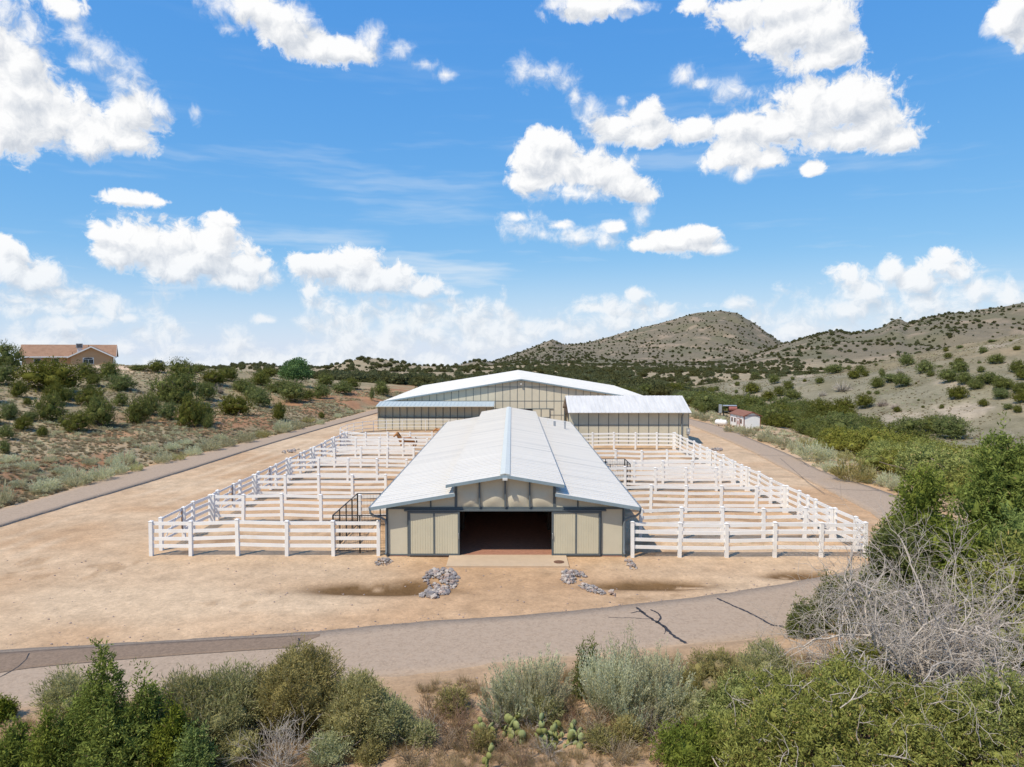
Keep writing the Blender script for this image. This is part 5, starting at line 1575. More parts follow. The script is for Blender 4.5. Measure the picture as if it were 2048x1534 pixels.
# ------------------------------------------------------------------ far shrubs, and low tufts: countless, one object each
def scatter_object(name, pts, scl, rot, idx, sources, label):
    me = bpy.data.meshes.new(name)
    me.vertices.add(len(pts)); me.vertices.foreach_set('co', np.asarray(pts, np.float32).ravel())
    a = me.attributes.new('scl', 'FLOAT_VECTOR', 'POINT'); a.data.foreach_set('vector', np.asarray(scl, np.float32).ravel())
    a = me.attributes.new('rot', 'FLOAT_VECTOR', 'POINT'); a.data.foreach_set('vector', np.asarray(rot, np.float32).ravel())
    a = me.attributes.new('idx', 'INT', 'POINT'); a.data.foreach_set('value', np.asarray(idx, np.int32))
    ob = link(bpy.data.objects.new(name, me))
    ng = bpy.data.node_groups.new(name + '_scatter', 'GeometryNodeTree')
    ng.interface.new_socket('Geometry', in_out='INPUT', socket_type='NodeSocketGeometry')
    ng.interface.new_socket('Geometry', in_out='OUTPUT', socket_type='NodeSocketGeometry')
    ln = ng.links.new; nd = ng.nodes.new
    gi, go, jn = nd('NodeGroupInput'), nd('NodeGroupOutput'), nd('GeometryNodeJoinGeometry')
    def attr(nm, ty):
        d = nd('GeometryNodeInputNamedAttribute'); d.data_type = ty; d.inputs['Name'].default_value = nm
        return d.outputs['Attribute']
    A, B, C_ = attr('scl', 'FLOAT_VECTOR'), attr('rot', 'FLOAT_VECTOR'), attr('idx', 'INT')
    for k, src in enumerate(sources):
        oi = nd('GeometryNodeObjectInfo'); oi.inputs['Object'].default_value = src; oi.inputs['As Instance'].default_value = True; oi.transform_space = 'ORIGINAL'
        cmp_ = nd('FunctionNodeCompare'); cmp_.data_type = 'INT'; cmp_.operation = 'EQUAL'
        ins = [s_ for s_ in cmp_.inputs if s_.type == 'INT']
        ln(C_, ins[0]); ins[1].default_value = k
        ip = nd('GeometryNodeInstanceOnPoints')
        ln(gi.outputs[0], ip.inputs['Points']); ln(cmp_.outputs[0], ip.inputs['Selection']); ln(oi.outputs['Geometry'], ip.inputs['Instance'])
        ln(B, ip.inputs['Rotation']); ln(A, ip.inputs['Scale']); ln(ip.outputs[0], jn.inputs[0])
    ln(jn.outputs[0], go.inputs[0])
    md = ob.modifiers.new('scatter', 'NODES'); md.node_group = ng
    ob['kind'] = 'stuff'; ob['label'] = label
    return ob


rf = np.random.RandomState(9)
pts, scl = [], []
N_ = 64000
# the near plain, the far plain, the ranges: thinner and larger with distance
y = np.exp(rf.uniform(math.log(175), math.log(2700), N_)); r = rf.uniform(-.86, .86, N_); x = r * y
dens = fbm(x / 60, y / 60, 3, 91)
g_ = np.interp(y, [20, 60, 100, 150, 200, 260, 400], [96, 90, 80, 66, 53, 42, 25])
u = x - g_
nearhill = (u > 2) & (y + .16 * x < 320)
house_zone = (x < -25) & (y < 235)
clear = fbm(x / 130, y / 38, 3, 92)
keep_p = np.where(dens > .50, .62, .14) * np.where(clear > .5, 1.0, .35)
d2 = fbm(x / 42, y / 60, 3, 96)
keep_p = np.where(y > 620, np.where(d2 > .52, .75, .10), keep_p)
keep_p = np.where(y > 1300, np.where(fbm(x / 75, y / 110, 3, 98) > .47, .95, .30), keep_p)
keep_p = keep_p * np.where((r < 0.02) & (y > 430) & (y < 1250), .48, 1.0)
ok = (rf.rand(N_) < keep_p) & ~nearhill & ~house_zone & ~((np.abs(x) < 32) & (y < 176))
area_w = (y / 900.0)                      # log-uniform in y and uniform in angle already follows the view
x, y = x[ok], y[ok]
z = H(x, y)
s = (.32 + 1.15 * rf.rand(len(x)) ** 1.8) * np.where(y > 900, 1.15, 1.0)
order = np.argsort(y)
x, y, z, s = x[order], y[order], z[order], s[order]
GP = 'junipers on the plain beyond the riding hall'
vis = np.where((np.abs(1024 + FPX * x / y - 1024) < 1060))[0]
near = set()
for i in vis:
    if len(near) >= 88: break
    px = 1024 + FPX * x[i] / y[i]; py = 701 + FPX * (CAM_Z - z[i] - 1.5) / y[i]
    if 770 < px < 1375 and py > 745: continue
    g_ = hit(px, py)
    if py > 790 or (g_ is not None and g_[1] < y[i] - 12): continue
    near.add(int(i))
    plant('juniper', JFAR[i % 4], x[i], y[i], s[i] * 1.1, s[i] * .95, 'dark juniper on the flat plain beyond the riding hall', 'juniper', GP, sink=.05)
rest = np.array([i for i in range(len(x)) if i not in near])
srcs = [o for o in bpy.data.objects if o.type == 'MESH' and o.data in JFAR][:4]
srcs = [next(o for o in bpy.data.objects if o.type == 'MESH' and o.data == m_) for m_ in JFAR]
n = len(rest)
scatter_object('far_shrubs', np.stack([x[rest], y[rest], z[rest] - .05], 1), np.stack([s[rest] * 1.1, s[rest] * 1.1, s[rest] * .95], 1), np.stack([0 * s[rest], 0 * s[rest], rf.uniform(0, 6.3, n)], 1), rf.randint(0, 4, n), srcs, 'dark junipers spread over the far plain and mountains')

# low sage and grass tufts on the hills and verges
X, Y_, S_, K_ = [], [], [], []
def zone(n, fx, smin, smax, psage):
    for _ in range(n):
        p = fx()
        if p is None: continue
        X.append(p[0]); Y_.append(p[1]); S_.append(rf.uniform(smin, smax)); K_.append(rf.randint(0, 2) if rf.rand() < psage else 2 + rf.randint(0, 2))
def lf():
    y = 38 + 150 * rf.rand() ** 1.2; s = .8 + 75 * rf.rand() ** 1.35
    x = float(xL(y)) - s
    if float(fbm(x / 7, y / 7, 2, 95)) < .40: return None
    if x / y < -.80: return None
    return x, y
zone(22000, lf, .20, .55, .20)
def lf2():
    y = 40 + 95 * rf.rand() ** 1.1; x = float(xL(y)) - .6 - 20 * rf.rand() ** 1.2
    return (x, y) if x / y > -.80 else None
zone(6500, lf2, .16, .48, .10)
def rt():
    y = 40 + 230 * rf.rand(); g = float(GX(y)); x = g - 8 + 125 * rf.rand() ** 1.3
    if x < max(float(xR(y)), 31) + 2 or x / y > .80: return None
    if float(fbm(x / 9, y / 9, 2, 97)) < .42: return None
    return x, y
zone(17000, rt, .18, .50, .16)
def vg():
    y = 48 + 95 * rf.rand(); x = max(float(xR(y)), 31) + .6 + 9 * rf.rand()
    return x, y
zone(700, vg, .25, .7, .5)
X = np.array(X); Y_ = np.array(Y_); S_ = np.array(S_); n = len(X)
Z_ = H(X, Y_)
K_ = np.array(K_)
p0 = [share('sage_tuft', TUFT_SAGE[k], None, (X[k], Y_[k], Z_[k])) for k in range(2)] + [share('grass_tuft', TUFT_DRY[k], None, (X[2 + k], Y_[2 + k], Z_[2 + k])) for k in range(2)]
for k, o in enumerate(p0):
    o.scale = (.5, .5, .45); tag(o, ('single pale sage tuft low on the left bank by the road', 'single sage tuft higher up the left hillside', 'single dry grass tuft low on the left hillside', 'single dry grass tuft higher up the left hillside')[k], 'tuft')
scatter_object('low_scrub', np.stack([X, Y_, Z_], 1), np.stack([S_ * rf.uniform(.8, 1.2, n), S_, S_ * rf.uniform(.6, .95, n)], 1), np.stack([0 * X, 0 * X, rf.uniform(0, 6.3, n)], 1), K_, p0, 'low sage and dry grass tufts on the hillsides and verges')

# ------------------------------------------------------------------ foreground plants
def fpos(px, py):
    g = hit(px, py)
    return g


def juniper_fore(label, x, y, h, lobes, mat_, n, seed, ln=.16, wd=.042, stems=7, dead=0, core=.60, spread=.80):
    """a juniper seen close: sprays of scale leaves on forked stems"""
    T = thing('juniper', label, 'juniper', (x, y, ground_z(x, y) - .08))
    me = crown_mesh('crown', mat_, lobes, n, ln, wd, seed, up=.75, out=.75, jit=.55, lo=.50, tuft=15, spread=spread, corek=core)
    share('crown', me, T)
    rs_ = np.random.RandomState(seed + 1)
    sg = []
    for l in lobes:
        a = np.array([rs_.normal() * .18, rs_.normal() * .18, -.1]); b = np.array(l[:3]) * np.array([1, 1, .9])
        k1 = a * .55 + b * .45 + np.array([0, 0, -.12 * h]); prev = a
        for f in np.linspace(.2, 1, 5):
            c = (1 - f) ** 2 * a + 2 * f * (1 - f) * k1 + f * f * b + rs_.normal(size=3) * .05
            sg.append((prev, c, .085 * (1.1 - f), .085 * (.95 - f) + .01)); prev = c
    co, q = branch_tubes(sg, 5)
    share('trunk', fast_mesh('trunk', co, quads=q, mat=M['bark']), T)
    if dead:
        sg = []
        for k in range(dead):
            l = lobes[rs_.randint(len(lobes))]
            u = unit(np.array([rs_.normal(), rs_.normal() - .5, abs(rs_.normal()) * .9 + .2])); c = np.array(l[:3]) + u * np.array(l[3:6]) * rs_.uniform(.70, .88)
            grow(rs_, c, u, rs_.uniform(.35, .9), .022, 2, sg, .3, (2, 3), .6, .8)
        co, q = branch_tubes([s[:4] for s in sg], 3)
        share('dead_twigs', fast_mesh('dead_twigs', co, quads=q, mat=M['dead_wood']), T)['kind'] = 'stuff'
    return T


def spire(x, y, h, r, n, rs_):
    """lobes stacked into a pointed column"""
    o = []
    for k in range(n):
        f = k / (n - 1)
        rr = r * (1 - f) ** .75 + .10
        for j in range(3 if f < .75 else 1):
            a = rs_.uniform(0, 6.3); q = rr * .55 * (f < .9)
            o.append((x + q * math.cos(a), y + q * math.sin(a), h * (.12 + .83 * f), rr * .62, rr * .62, h / n * 1.0 + .05))
    return o


rg = np.random.RandomState(31)
# left: pointed green juniper
x, y = flat(205, 1548)
lo = spire(.05, 0, 3.65, .55, 9, rg) + spire(1.2, .1, 2.65, .38, 7, rg) + spire(-.75, 0, 2.0, .5, 5, rg) + spire(.5, -.5, 2.1, .6, 5, rg) + [(1.0, -.3, .9, .75, .6, .7), (-.5, .1, .8, .9, .7, .7), (1.75, .2, .7, .5, .5, .5)]
juniper_fore('tall pointed bright green juniper at the lower left, in front of the road', x, y, 3.8, lo, L['juniper_fore'], 38000, 401, ln=.12, wd=.036, core=.45)
for px, py, h, r, lab in ((100, 1562, 1.75, .34, 'low juniper spire left of the pointed juniper'), (22, 1552, 1.35, .42, 'low dark juniper in the bottom left corner'), (345, 1560, 1.9, .45, 'small juniper right of the pointed juniper at the lower edge'), (385, 1572, 1.5, .40, 'lowest small bright juniper at the lower edge, right of the pointed one'), (0, 1450, .5, .16, 'tiny juniper sprig at the left edge below the road')):
    x, y = flat(px, py)
    juniper_fore(lab, x, y, h, spire(0, 0, h, r, 5, rg) + [(.1, 0, h * .35, r, r, h * .3)], L['juniper_fore'], 6500, 410 + px, ln=.115, wd=.034, core=.55)
x, y = flat(1172, 1408)
juniper_fore('narrow dark juniper seedling left of the tall pale sage', x, y, 1.9, spire(-.1, 0, 1.7, .17, 6, rg) + spire(.22, .05, 1.85, .15, 6, rg), L['juniper'], 5200, 431, ln=.10, wd=.03, core=.5)

# rounded shrubs at the near side of the road
def dome(label, px, py, w, h, m, n, seed, ln=.11, wd=.026, up=.9, nl=11, core=.62, tuft=8):
    g = hit(px, py); x, y = g[0], g[1]
    d = math.hypot(math.hypot(x, y), CAM_Z); s = d / FPX
    wm, hm = w * s, h * s * 1.08
    rs_ = np.random.RandomState(seed)
    me = crown_mesh('crown', m, bush_lobes(rs_, wm, hm, nl), n, ln, wd, seed, up=up, out=.8, jit=.5, lo=.55, tuft=tuft, spread=.38, corek=core)
    T = thing('shrub', label, 'shrub', (x, y + wm * .15, g[2] - .05)); share('crown', me, T)
    sg = []
    for k in range(7): grow(rs_, (rs_.normal() * .1, rs_.normal() * .1, -.05), unit(np.array([rs_.normal() * .8, rs_.normal() * .8, 1.])), hm * .55, .035, 1, sg, .2, (1, 2))
    co, q = branch_tubes([s_[:4] for s_ in sg], 4)
    share('stems', fast_mesh('stems', co, quads=q, mat=M['bark']), T)
    return T


dome('dense round olive shrub, the tallest of those along the near road edge', 585, 1478, 155, 138, L['olive'], 34000, 501)
dome('grey green rounded shrub right of the olive shrub', 705, 1488, 115, 112, L['olive'], 22000, 502)
dome('lower grey green shrub at the right end of the rounded shrubs', 765, 1492, 95, 78, L['saltbush'], 16000, 503)
dome('pale wispy shrub between the pointed juniper and the olive shrub', 440, 1492, 145, 104, L['saltbush'], 20000, 504, ln=.15, wd=.024)
dome('pale shrub just right of the pointed juniper', 365, 1500, 85, 104, L['saltbush'], 12000, 505, ln=.15, wd=.024)
dome('small grey green shrub peeping out left of the pointed juniper', 125, 1455, 75, 75, L['saltbush'], 7000, 506, ln=.13, wd=.022)
dome('low spreading olive sage between the tall sage and the dead tree', 1455, 1428, 130, 88, L['olive'], 17000, 507, ln=.10)
dome('low grey green sage touching the dead tree', 1545, 1400, 130, 80, L['saltbush'], 15000, 508, ln=.10)
dome('small olive shrub under the dead tree', 1640, 1425, 90, 60, L['olive'], 7000, 509)


def fan(label, px, py, w, h, m, n, seed, per=52, spread=.75, leaf=.085, lw=.026, cat='sage', name='sage_bush', droop=.15, rb=.22, bunches=9):
    g = hit(px, py); x, y = g[0], g[1]
    s = math.hypot(math.hypot(x, y), CAM_Z) / FPX
    rs_ = np.random.RandomState(seed)
    T = thing(name, label, cat, (x, y, g[2] - .05))
    for k in range(bunches):
        a = 2 * PI * k / bunches + rs_.uniform(-.4, .4); r = w * s * .30 * math.sqrt(rs_.rand()) if k else 0
        me = feather_mesh('plume', m, max(14, int(n * 1.15 / bunches)), h * s * rs_.uniform(.62, 1.02), .34, seed * 10 + k, rbase=w * s * .07, leaf=leaf, lw=lw, per=per, m_lo=.30, droop=droop)
        o = share('plume', me, T, (r * math.cos(a), r * math.sin(a), 0))
        ti = spread * .62 * rs_.uniform(.3, 1.0) * (1 if k else 0)
        o.rotation_euler = (-ti * math.sin(a), ti * math.cos(a), 0)
    return T


fan('tall pale grey sage with upright plumes, left of the juniper seedling', 1062, 1432, 130, 140, L['sage'], 330, 521)
fan('low pale sage leaning left at the foot of the left plume sage', 1010, 1440, 90, 85, L['sage'], 160, 522, spread=1.0)
fan('tallest pale grey sage with dense upright plumes, right of the juniper seedling', 1228, 1432, 95, 165, L['sage'], 330, 523, spread=.50)
fan('pale sage with spreading plumes behind the tallest sage', 1318, 1425, 110, 150, L['sage'], 300, 524, spread=.75)
fan('low grey sage in front of the spreading plume sage', 1285, 1452, 120, 95, L['sage'], 240, 525, spread=1.05)
fan('small green leafy bush at the road edge beside the sage', 1385, 1378, 36, 50, L['chamisa'], 60, 526, cat='bush', name='leafy_bush')
fan('bright green grassy bush beside the right hand sage', 1408, 1412, 46, 60, L['juniper_bright'], 90, 527, cat='bush', name='leafy_bush')
def twig(label, px, py, w, h, m, n, seed, spread=.9, wd=.016, name='twig_bush'):
    g = hit(px, py); x, y = g[0], g[1]; s = math.hypot(math.hypot(x, y), CAM_Z) / FPX
    rs_ = np.random.RandomState(seed); sg = []
    H_ = h * s
    for k in range(n):
        a = rs_.rand() * 6.28; th = spread * math.sqrt(rs_.rand())
        grow(rs_, (rs_.normal() * .06 * w * s, rs_.normal() * .06 * w * s, 0), np.array([math.sin(th) * math.cos(a), math.sin(th) * math.sin(a), math.cos(th)]), H_ * rs_.uniform(.45, .65), wd * .5, 2, sg, .16, (2, 3), .62, .42, .02, 3)
    co, q = branch_tubes([s_[:4] for s_ in sg], 3)
    o = share(name, fast_mesh(name, co, quads=q, mat=m), None, (x, y, g[2] - .04)); return tag(o, label, 'dry bush')


twig('grey leafless twiggy bush at the lower edge, left of centre', 562, 1545, 120, 100, L['twig'], 46, 541)
twig('brown dead brush heaped left of the plume sage', 915, 1468, 110, 75, L['brownbrush'], 40, 542, 1.1)
twig('brown dead brush low beside the rounded shrubs', 862, 1440, 70, 50, L['brownbrush'], 26, 543, 1.1)
twig('dark dead brush under the tall sage plumes', 1300, 1476, 100, 50, L['twig'], 30, 544, 1.2)
twig('reddish dead brush beside the right hand cactus', 1180, 1478, 90, 60, L['brownbrush'], 34, 545, 1.0)
twig('grey twiggy brush at the foot of the left plume sage', 985, 1462, 80, 50, L['twig'], 24, 546, 1.1)
twig('brown twiggy brush near the lower edge, right of centre', 1040, 1530, 80, 50, L['brownbrush'], 24, 547, 1.1)

for i, (px, py, w, h, m_) in enumerate(((905, 1428, 52, 34, 'olive'), (840, 1490, 46, 28, 'saltbush'), (960, 1500, 34, 22, 'olive'), (1090, 1448, 60, 40, 'saltbush'), (1205, 1500, 44, 26, 'olive'), (1395, 1452, 80, 50, 'saltbush'), (1350, 1475, 40, 26, 'olive'), (655, 1532, 70, 40, 'saltbush'), (740, 1525, 40, 22, 'olive'), (1255, 1486, 46, 34, 'chamisa'), (470, 1532, 70, 46, 'olive'), (1575, 1428, 70, 50, 'chamisa'), (1500, 1400, 60, 40, 'chamisa'))):
    dome('low %s shrub %s' % ({'olive': 'olive', 'saltbush': 'grey green', 'chamisa': 'yellow green'}[m_], ('left of the plume sage at the road edge', 'on the sand below the rounded shrubs', 'left of the green prickly pear', 'between the two plume sages', 'right of the yellowed prickly pear', 'in the gap left of the corner juniper', 'on the bare sand right of the sage', 'at the lower edge right of the grey twiggy bush', 'at the lower edge below the grey green rounded shrub', 'in front of the tallest sage', 'at the lower edge left of the grey twiggy bush', 'at the left foot of the dead tree', 'behind the low olive sage')[i]), px, py, w, h, L[m_], 3600, 800 + i, ln=.10, wd=.024, nl=7)
for i, (px, py, w, h, m_) in enumerate(((890, 1500, 70, 44, 'brownbrush'), (1065, 1466, 80, 44, 'twig'), (1240, 1520, 70, 46, 'brownbrush'), (1330, 1510, 70, 40, 'twig'), (820, 1525, 60, 38, 'brownbrush'), (1150, 1450, 60, 36, 'brownbrush'), (850, 1470, 80, 44, 'twig'), (940, 1505, 80, 40, 'brownbrush'), (1010, 1500, 70, 36, 'brownbrush'), (1270, 1462, 110, 50, 'brownbrush'), (1100, 1515, 90, 44, 'twig'), (1210, 1470, 80, 50, 'brownbrush'))):
    twig('%s dead brush %s' % ('brown' if m_ == 'brownbrush' else 'grey', ('below the heap of brown brush', 'right of the green prickly pear', 'low at the bottom right of the yellowed prickly pear', 'on bare sand beside the corner juniper', 'at the lower edge below the rounded shrubs', 'between the sage plumes and the yellowed prickly pear', 'right of the lower grey green shrub', 'below the green prickly pear, left of it', 'between the two prickly pears near the lower edge', 'under the tallest sage', 'below the yellowed prickly pear', 'right of the yellowed prickly pear, under the seedling')[i]), px, py, w, h, L[m_], 22, 830 + i, 1.1)

# prickly pears
pad_me = MB().add([], []).mesh('pad', L['cactus'])
def make_pad():
    n, v, f = 10, [], []
    for side, yy in ((0, -.5), (1, .5)):
        for k in range(n):
            a = 2 * PI * k / n
            v.append((math.cos(a) * .42 * (1 + .12 * math.sin(a)), yy * .09, .5 + .5 * math.sin(a)))
    v += [(0, -.085, .5), (0, .085, .5)]
    for k in range(n):
        j = (k + 1) % n
        f += [(k, j, n + j, n + k), (2 * n, j, k), (2 * n + 1, n + k, n + j)]
    return MB().add(v, f).mesh('pad', L['cactus'], True)
pad_me = make_pad()
def cactus(label, px, py, n, w, seed):
    g = hit(px, py); rs_ = np.random.RandomState(seed)
    T = thing('prickly_pear', label, 'cactus', (g[0], g[1], g[2] - .03))
    spots = []
    for k in range(n):
        low = k < n * .5 or not spots
        if low:
            p = np.array([rs_.uniform(-1, 1) * w, rs_.uniform(-1, 1) * w * .6, -.02])
        else:
            b = spots[rs_.randint(len(spots))]; p = b[0] + np.array([math.sin(b[1]) * b[2] * .9, 0, math.cos(b[1]) * b[2] * .9])
        s = rs_.uniform(.17, .31); ti = rs_.uniform(-.6, .6); rz = rs_.uniform(-1.2, 1.2)
        o = share('pad', pad_me, T, p); o.rotation_euler = (rs_.uniform(-.35, .35), ti, rz); o.scale = (s * .95, s, s)
        spots.append((p, ti, s))
    return T


cactus('green prickly pear left of the yellowed one, below the plume sage', 995, 1478, 46, .75, 561)
cactus('yellowed prickly pear right of centre near the lower edge', 1122, 1484, 56, .75, 562)
cactus('small prickly pear at the bottom edge left of centre', 968, 1545, 10, .35, 563)

# dead juniper: a grey tangle of bare limbs
g = hit(1868, 1432)
rd = np.random.RandomState(71); sg = []
for k in range(40):
    a = rd.uniform(0, 2 * PI); th = rd.uniform(.15, 1.45)
    d = np.array([math.sin(th) * math.cos(a) * 1.15, math.sin(th) * math.sin(a), math.cos(th)])
    grow(rd, (rd.normal() * .18, rd.normal() * .18, .05), unit(d), rd.uniform(2.0, 3.0), rd.uniform(.05, .10), 4, sg, .22, (3, 4), .70, .64, -.005, 5, .56)
T = thing('dead_juniper', 'grey leafless dead juniper with tangled bare branches at the right', 'dead tree', (g[0], g[1], g[2] - .1))
big = [s for s in sg if s[4] >= 3]; mid = [s for s in sg if s[4] == 2]; fine = [s for s in sg if s[4] < 2]
for nm, part, n_ in (('trunk', big, 6), ('branches', mid, 4), ('twigs', fine, 3)):
    co, q = branch_tubes([s[:4] for s in part], n_)
    ob = share(nm, fast_mesh(nm, co, quads=q, mat=M['dead_wood']), T)
    if nm != 'trunk': ob['kind'] = 'stuff'

# big yellow green juniper filling the lower right corner
def mound(w, d, h, n, rs_):
    o = []
    for k in range(n):
        a = rs_.uniform(0, 6.3); r = math.sqrt(rs_.rand())
        x, y = w * r * math.cos(a), d * r * math.sin(a)
        z = h * (.85 - .5 * r * r) * rs_.uniform(.72, 1.05); s = rs_.uniform(.26, .62)
        o.append((x, y, z * (.78 + .5 * float(fbm(x * 1.3 + 9, y * 1.3, 2, 33))), s, s, s * rs_.uniform(.6, .95)))
    return o


x, y = flat(1725, 1575)
juniper_fore('broad yellow green juniper filling the lower right corner', x, y, 3.2, mound(3.9, 2.3, 2.9, 110, rg), L['juniper_bright'], 80000, 601, ln=.115, wd=.034, dead=90, core=.34)
x, y = flat(2010, 1560)
juniper_fore('yellow green juniper at the right edge below the dead tree', x, y, 3.0, mound(2.2, 1.9, 2.7, 52, rg), L['juniper_bright'], 34000, 603, ln=.115, wd=.034, dead=40, core=.34)
x, y = flat(1500, 1475)
juniper_fore('small yellow green juniper joined to the left of the corner juniper', x, y, 1.6, mound(1.2, .9, 1.35, 26, rg), L['juniper_bright'], 13000, 604, ln=.12, wd=.034, dead=4, core=.6)
x, y = flat(1395, 1548)
juniper_fore('low green juniper spray at the bottom edge beside bare sand', x, y, 1.2, mound(.8, .6, 1.05, 9, rg) + spire(.2, 0, 1.3, .22, 4, rg), L['juniper_fore'], 9000, 605, ln=.115, wd=.032, dead=2, core=.55)
x, y = flat(1735, 1440)
juniper_fore('green juniper growing up through the front of the dead tree', x, y, 2.2, mound(1.3, 1.0, 2.3, 26, rg), L['juniper_bright'], 18000, 606, ln=.12, wd=.034, core=.6)
# tall junipers behind the dead tree
for k, (X0, Y0, h, wR, n, lab) in enumerate(((17.2, 28.9, 6.6, 2.3, 30000, 'tall dark green juniper rising behind the dead tree'), (21.6, 31.0, 8.1, 2.6, 34000, 'tallest juniper at the right, behind and right of the dead tree'),
        (25.6, 33.5, 7.7, 2.8, 26000, 'tall juniper at the right edge behind the dead tree'), (20.2, 27.0, 5.4, 2.2, 20000, 'lower juniper just behind the dead branches'), (24.5, 29.0, 6.4, 2.4, 20000, 'juniper at the right edge, nearer than the tall ones'),
        (15.9, 28.6, 4.3, 1.6, 15000, 'leftmost and lowest juniper of those behind the dead tree'), (18.4, 26.2, 4.4, 1.8, 16000, 'bright juniper showing through the top of the dead tree'))):
    lo = []
    for j in range(32):
        f = rg.rand(); a = rg.uniform(0, 6.3); r = wR * (1 - .75 * f) * math.sqrt(rg.rand())
        s = rg.uniform(.55, .95) * (1 - .35 * f)
        lo.append((r * math.cos(a), r * math.sin(a), h * (.14 + .80 * f) - .0, s, s, s * 1.25))
    lo += spire(0, 0, h, wR * .5, 6, rg)
    juniper_fore(lab, X0, Y0, h, lo, L['juniper_fore'] if k in (0, 1, 3) else L['juniper_bright'] if k in (4, 6) else L['juniper'], int(n * 1.4), 620 + k, ln=.19, wd=.06, core=.62, dead=3)
for k, (px, py, h, r, lab) in enumerate(((1600, 1280, 1.5, .34, 'small upright juniper at the left tip of the dead branches'), (1650, 1262, 2.6, .45, 'slim juniper standing where the road meets the dead branches'), (1690, 1270, 2.7, .6, 'slim juniper half hidden by the left dead branches'))):
    x, y = flat(px, py)
    juniper_fore(lab, x, y, h, spire(0, 0, h, r, 6, rg) + spire(r, .1, h * .8, r * .7, 5, rg), L['juniper'], 8000, 640 + k, ln=.13, wd=.036, core=.55)

# ------------------------------------------------------------------ ground cover near the camera
def tuft_field(name, label, m, n, fx, seed, blades, h0, h1, wd, spread):
    rs_ = np.random.RandomState(seed)
    cos_, qs, off = [], [], 0
    protos = []
    for k in range(4):
        me = strands_mesh('t', m, blades, 1.0, spread, wd, seed + k, rbase=.16, segs=2)
        c = np.empty(len(me.vertices) * 3, np.float32); me.vertices.foreach_get('co', c)
        q = np.empty(len(me.loops), np.int32); me.loops.foreach_get('vertex_index', q)
        protos.append((c.reshape(-1, 3), q.reshape(-1, 4))); bpy.data.meshes.remove(me)
    for _ in range(n):
        p = fx(rs_)
        if p is None: continue
        c, q = protos[rs_.randint(4)]
        a = rs_.uniform(0, 6.3); s = rs_.uniform(h0, h1)
        R_ = np.array([[math.cos(a), -math.sin(a), 0], [math.sin(a), math.cos(a), 0], [0, 0, 1]])
        cos_.append(c @ R_.T * s + np.array([p[0], p[1], ground_z(*p)])); qs.append(q + off); off += len(c)
    ob = link(bpy.data.objects.new(name, fast_mesh(name, np.concatenate(cos_), quads=np.concatenate(qs), mat=m)))
    ob['kind'] = 'stuff'; ob['label'] = label
    return ob


def fgpos(rs_):
    x = rs_.uniform(-17, 17); y = rs_.uniform(17.5, 27)
    e = float(FRONT_LOW(x)) - .25
    if y > e: return None
    px = 1024 + FPX * x / math.hypot(y, 4.5)
    # thick between the shrubs, thin on the open sand
    if float(fbm(x / 2.2, y / 1.6, 2, 99)) < (.36 if y < 22.6 else .52): return None
    return x, y
tuft_field('dry_grass', 'dry straw coloured grass tufts on the sand near the camera', L['dry'], 4200, fgpos, 701, 46, .22, .62, .018, .75)
tuft_field('grey_grass', 'greyish dry tufts on the sand near the camera', L['greygrass'], 3000, fgpos, 711, 36, .16, .42, .02, 1.0)
def weeds(rs_):
    x = rs_.uniform(7.5, 19.5); y = rs_.uniform(42, 62)
    if float(fbm(x / 3, y / 1.2, 2, 103)) < .55: return None
    return x, y
tuft_field('paddock_weeds', 'sparse green weeds in the right paddocks', L['juniper_bright'], 420, weeds, 721, 16, .08, .22, .03, 1.2)
# loose pebbles on yard and verges
px_, s_ = [], []
vs, fs, off = [], [], 0
rs_ = np.random.RandomState(88)
for k in range(1500):
    if k < 800: x, y = rs_.uniform(-34, 20), rs_.uniform(27, 41)
    elif k < 1150: x, y = rs_.uniform(-14, 14), rs_.uniform(18, 26)
    else:
        x = rs_.uniform(-30, 16); y = float(np.interp(x, FU[:, 0], FU[:, 1])) + abs(rs_.normal()) * .5 + .1
    if float(np.interp(x, FLo[:, 0], FLo[:, 1])) - .1 < y < float(np.interp(x, FU[:, 0], FU[:, 1])) + .08: continue
    s = .018 + .05 * rs_.rand() ** 3
    v, f = ico_lump((x, y, ground_z(x, y) + s * .2), (s, s * rs_.uniform(.6, 1), s * .6), 1.0)
    vs.append(v); fs.append(f + off); off += len(v)
ob = link(bpy.data.objects.new('pebbles', fast_mesh('pebbles', np.concatenate(vs), tris=np.concatenate(fs), mat=M['rock_b'])))
ob['kind'] = 'stuff'; ob['label'] = 'loose pebbles strewn over the yard sand'


# ------------------------------------------------------------------ labels that single out the members of large groups
ORD = ['leftmost'] + [w + '-from-left' for w in 'second third fourth fifth sixth seventh eighth ninth tenth eleventh twelfth thirteenth fourteenth fifteenth sixteenth seventeenth eighteenth nineteenth twentieth'.split()] + ['twenty-%s-from-left' % w for w in 'first second third fourth fifth sixth seventh eighth ninth'.split()]


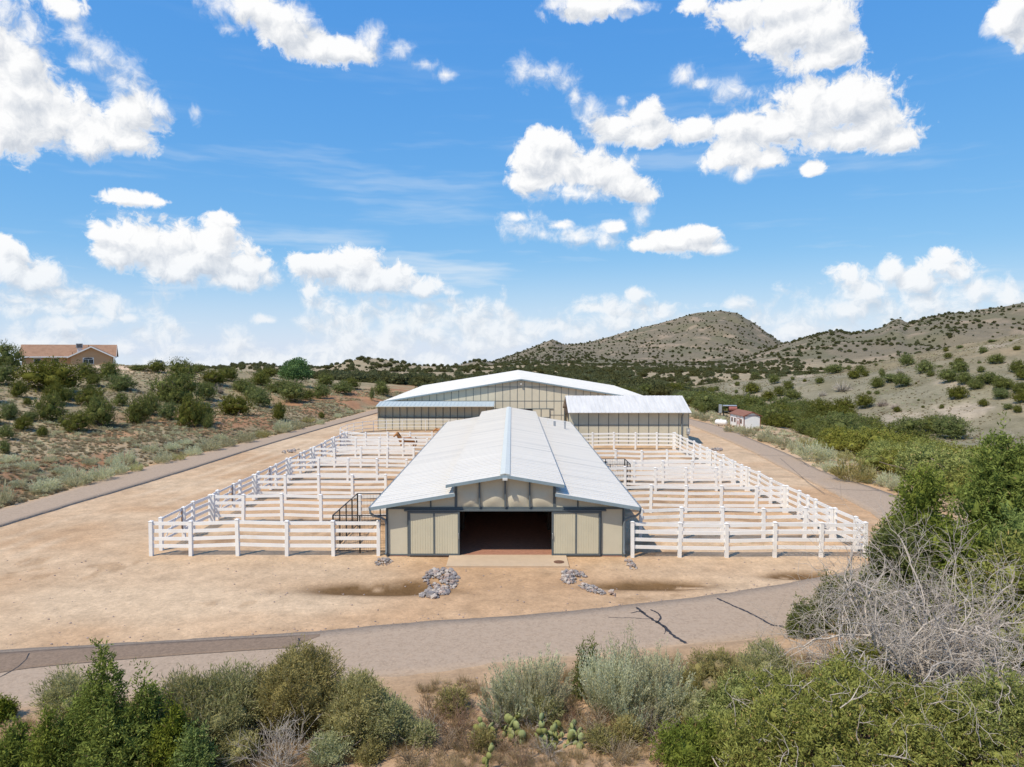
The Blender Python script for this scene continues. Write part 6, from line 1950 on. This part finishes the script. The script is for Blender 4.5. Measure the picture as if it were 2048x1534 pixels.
def relabel(group, noun, cols, rows):
    """name each member by the strip of the picture it stands in and its order there"""
    cells = {}
    for o in bpy.data.objects:
        if o.get('group') != group or 'category' not in o: continue
        x, y, z = o.location
        c_, s_ = y * CP - (z - CAM_Z) * SP, y * SP + (z - CAM_Z) * CP
        px, py = 1024 + FPX * x / c_, 767 - FPX * s_ / c_
        ci = sum(px > b for b, _ in cols[1:]); ri = sum(py > b for b, _ in rows[1:])
        cells.setdefault((ci, ri), []).append((px, o))
    for (ci, ri), mem in cells.items():
        mem.sort(key=lambda t: t[0])
        for k, (px, o) in enumerate(mem):
            if len(mem) == 1: o['label'] = 'only %s %s, %s' % (noun, rows[ri][1], cols[ci][1])
            else: o['label'] = '%s %s %s, %s' % ((ORD[k] if k < len(ORD) else 'one of the last') if k < len(mem) - 1 or k == 0 else 'rightmost', noun, rows[ri][1], cols[ci][1])


relabel('junipers scattered over the left hill', 'juniper', [(-9e9, 'below the house'), (150, 'below the dirt bank'), (310, 'below the white car'), (430, 'near the tall tree'), (620, 'toward the riding hall')], [(-9e9, 'on the hill crest'), (775, 'on the upper slope'), (815, 'on the middle slope'), (848, 'on the lower slope')])
relabel('junipers of the thicket right of the road', 'juniper', [(-9e9, 'left of the playhouse'), (1490, 'behind the playhouse'), (1525, 'beside the playhouse'), (1560, 'right of the playhouse'), (1680, 'below the bare hill'), (1800, 'toward the right edge'), (1930, 'at the right edge')], [(-9e9, 'in the back row'), (790, 'in the middle row'), (815, 'in the third row'), (845, 'in the front row')])
relabel('bright junipers beyond the right road', 'bright juniper', [(-9e9, 'by the chamisa'), (1720, 'behind the tall junipers'), (1850, 'right of the tall junipers'), (1920, 'before the right edge'), (1985, 'at the right edge')], [(-9e9, 'in the far row'), (880, 'in the middle row'), (900, 'in the third row'), (915, 'in the nearest row')])
relabel('junipers on the plain beyond the riding hall', 'dark juniper', [(-9e9, 'far left of the riding hall'), (440, 'left of the tall tree'), (520, 'just left of the tall tree'), (575, 'behind the tall tree'), (610, 'just right of the tall tree'), (650, 'between the tall tree and the hall'), (690, 'nearer the hall than the tall tree'), (725, 'left of the hall roof'), (760, 'behind the hall roof'), (1000, 'behind the hall ridge'), (1180, 'behind the streaked roof shed'), (1330, 'behind the playhouse'), (1480, 'left of the right hill crest'), (1620, 'behind the right hill'), (1750, 'right of the hill crest'), (1900, 'at the far right')], [(-9e9, 'high on the plain'), (745, 'on the middle plain'), (757, 'on the lower plain'), (764, 'below the middle of the plain'), (770, 'at the near edge of the plain'), (777, 'closest to the hill')])
relabel('junipers dotted over the right hill', 'juniper', [(-9e9, 'above the playhouse'), (1560, 'left of the hill middle'), (1720, 'at the hill middle'), (1860, 'right of the hill middle'), (1960, 'at the right edge')], [(-9e9, 'on the crest'), (725, 'on the upper slope'), (750, 'on the middle slope'), (775, 'on the lower slope'), (800, 'at the foot')])
relabel('grey leafless bushes on the right hill', 'grey leafless bush', [(-9e9, 'left in the wash'), (1720, 'at the hill middle'), (1860, 'at the right edge')], [(-9e9, 'on the right hill'), (800, 'at the foot of the right hill'), (840, 'beyond the thicket')])
relabel('chamisa bushes along the right road', 'yellow green chamisa bush', [(-9e9, 'by the playhouse'), (1625, 'left of the near sage'), (1690, 'nearest the camera')], [(-9e9, 'at the right road')])
relabel('yellowish bushes along the left road', 'yellowish bush', [(-9e9, 'in the near half'), (400, 'in the far half')], [(-9e9, 'at the left road')])
relabel('sage bushes along the left road', 'pale sage', [(-9e9, 'near the left edge'), (180, 'beside the near fence bays'), (380, 'beside the middle fence bays'), (560, 'beside the far fence bays')], [(-9e9, 'at the left road')])
relabel('sage bushes along the right road', 'pale sage', [(-9e9, 'at the far end'), (1450, 'by the playhouse'), (1560, 'beside the far fence'), (1660, 'beside the near fence')], [(-9e9, 'at the right road')])
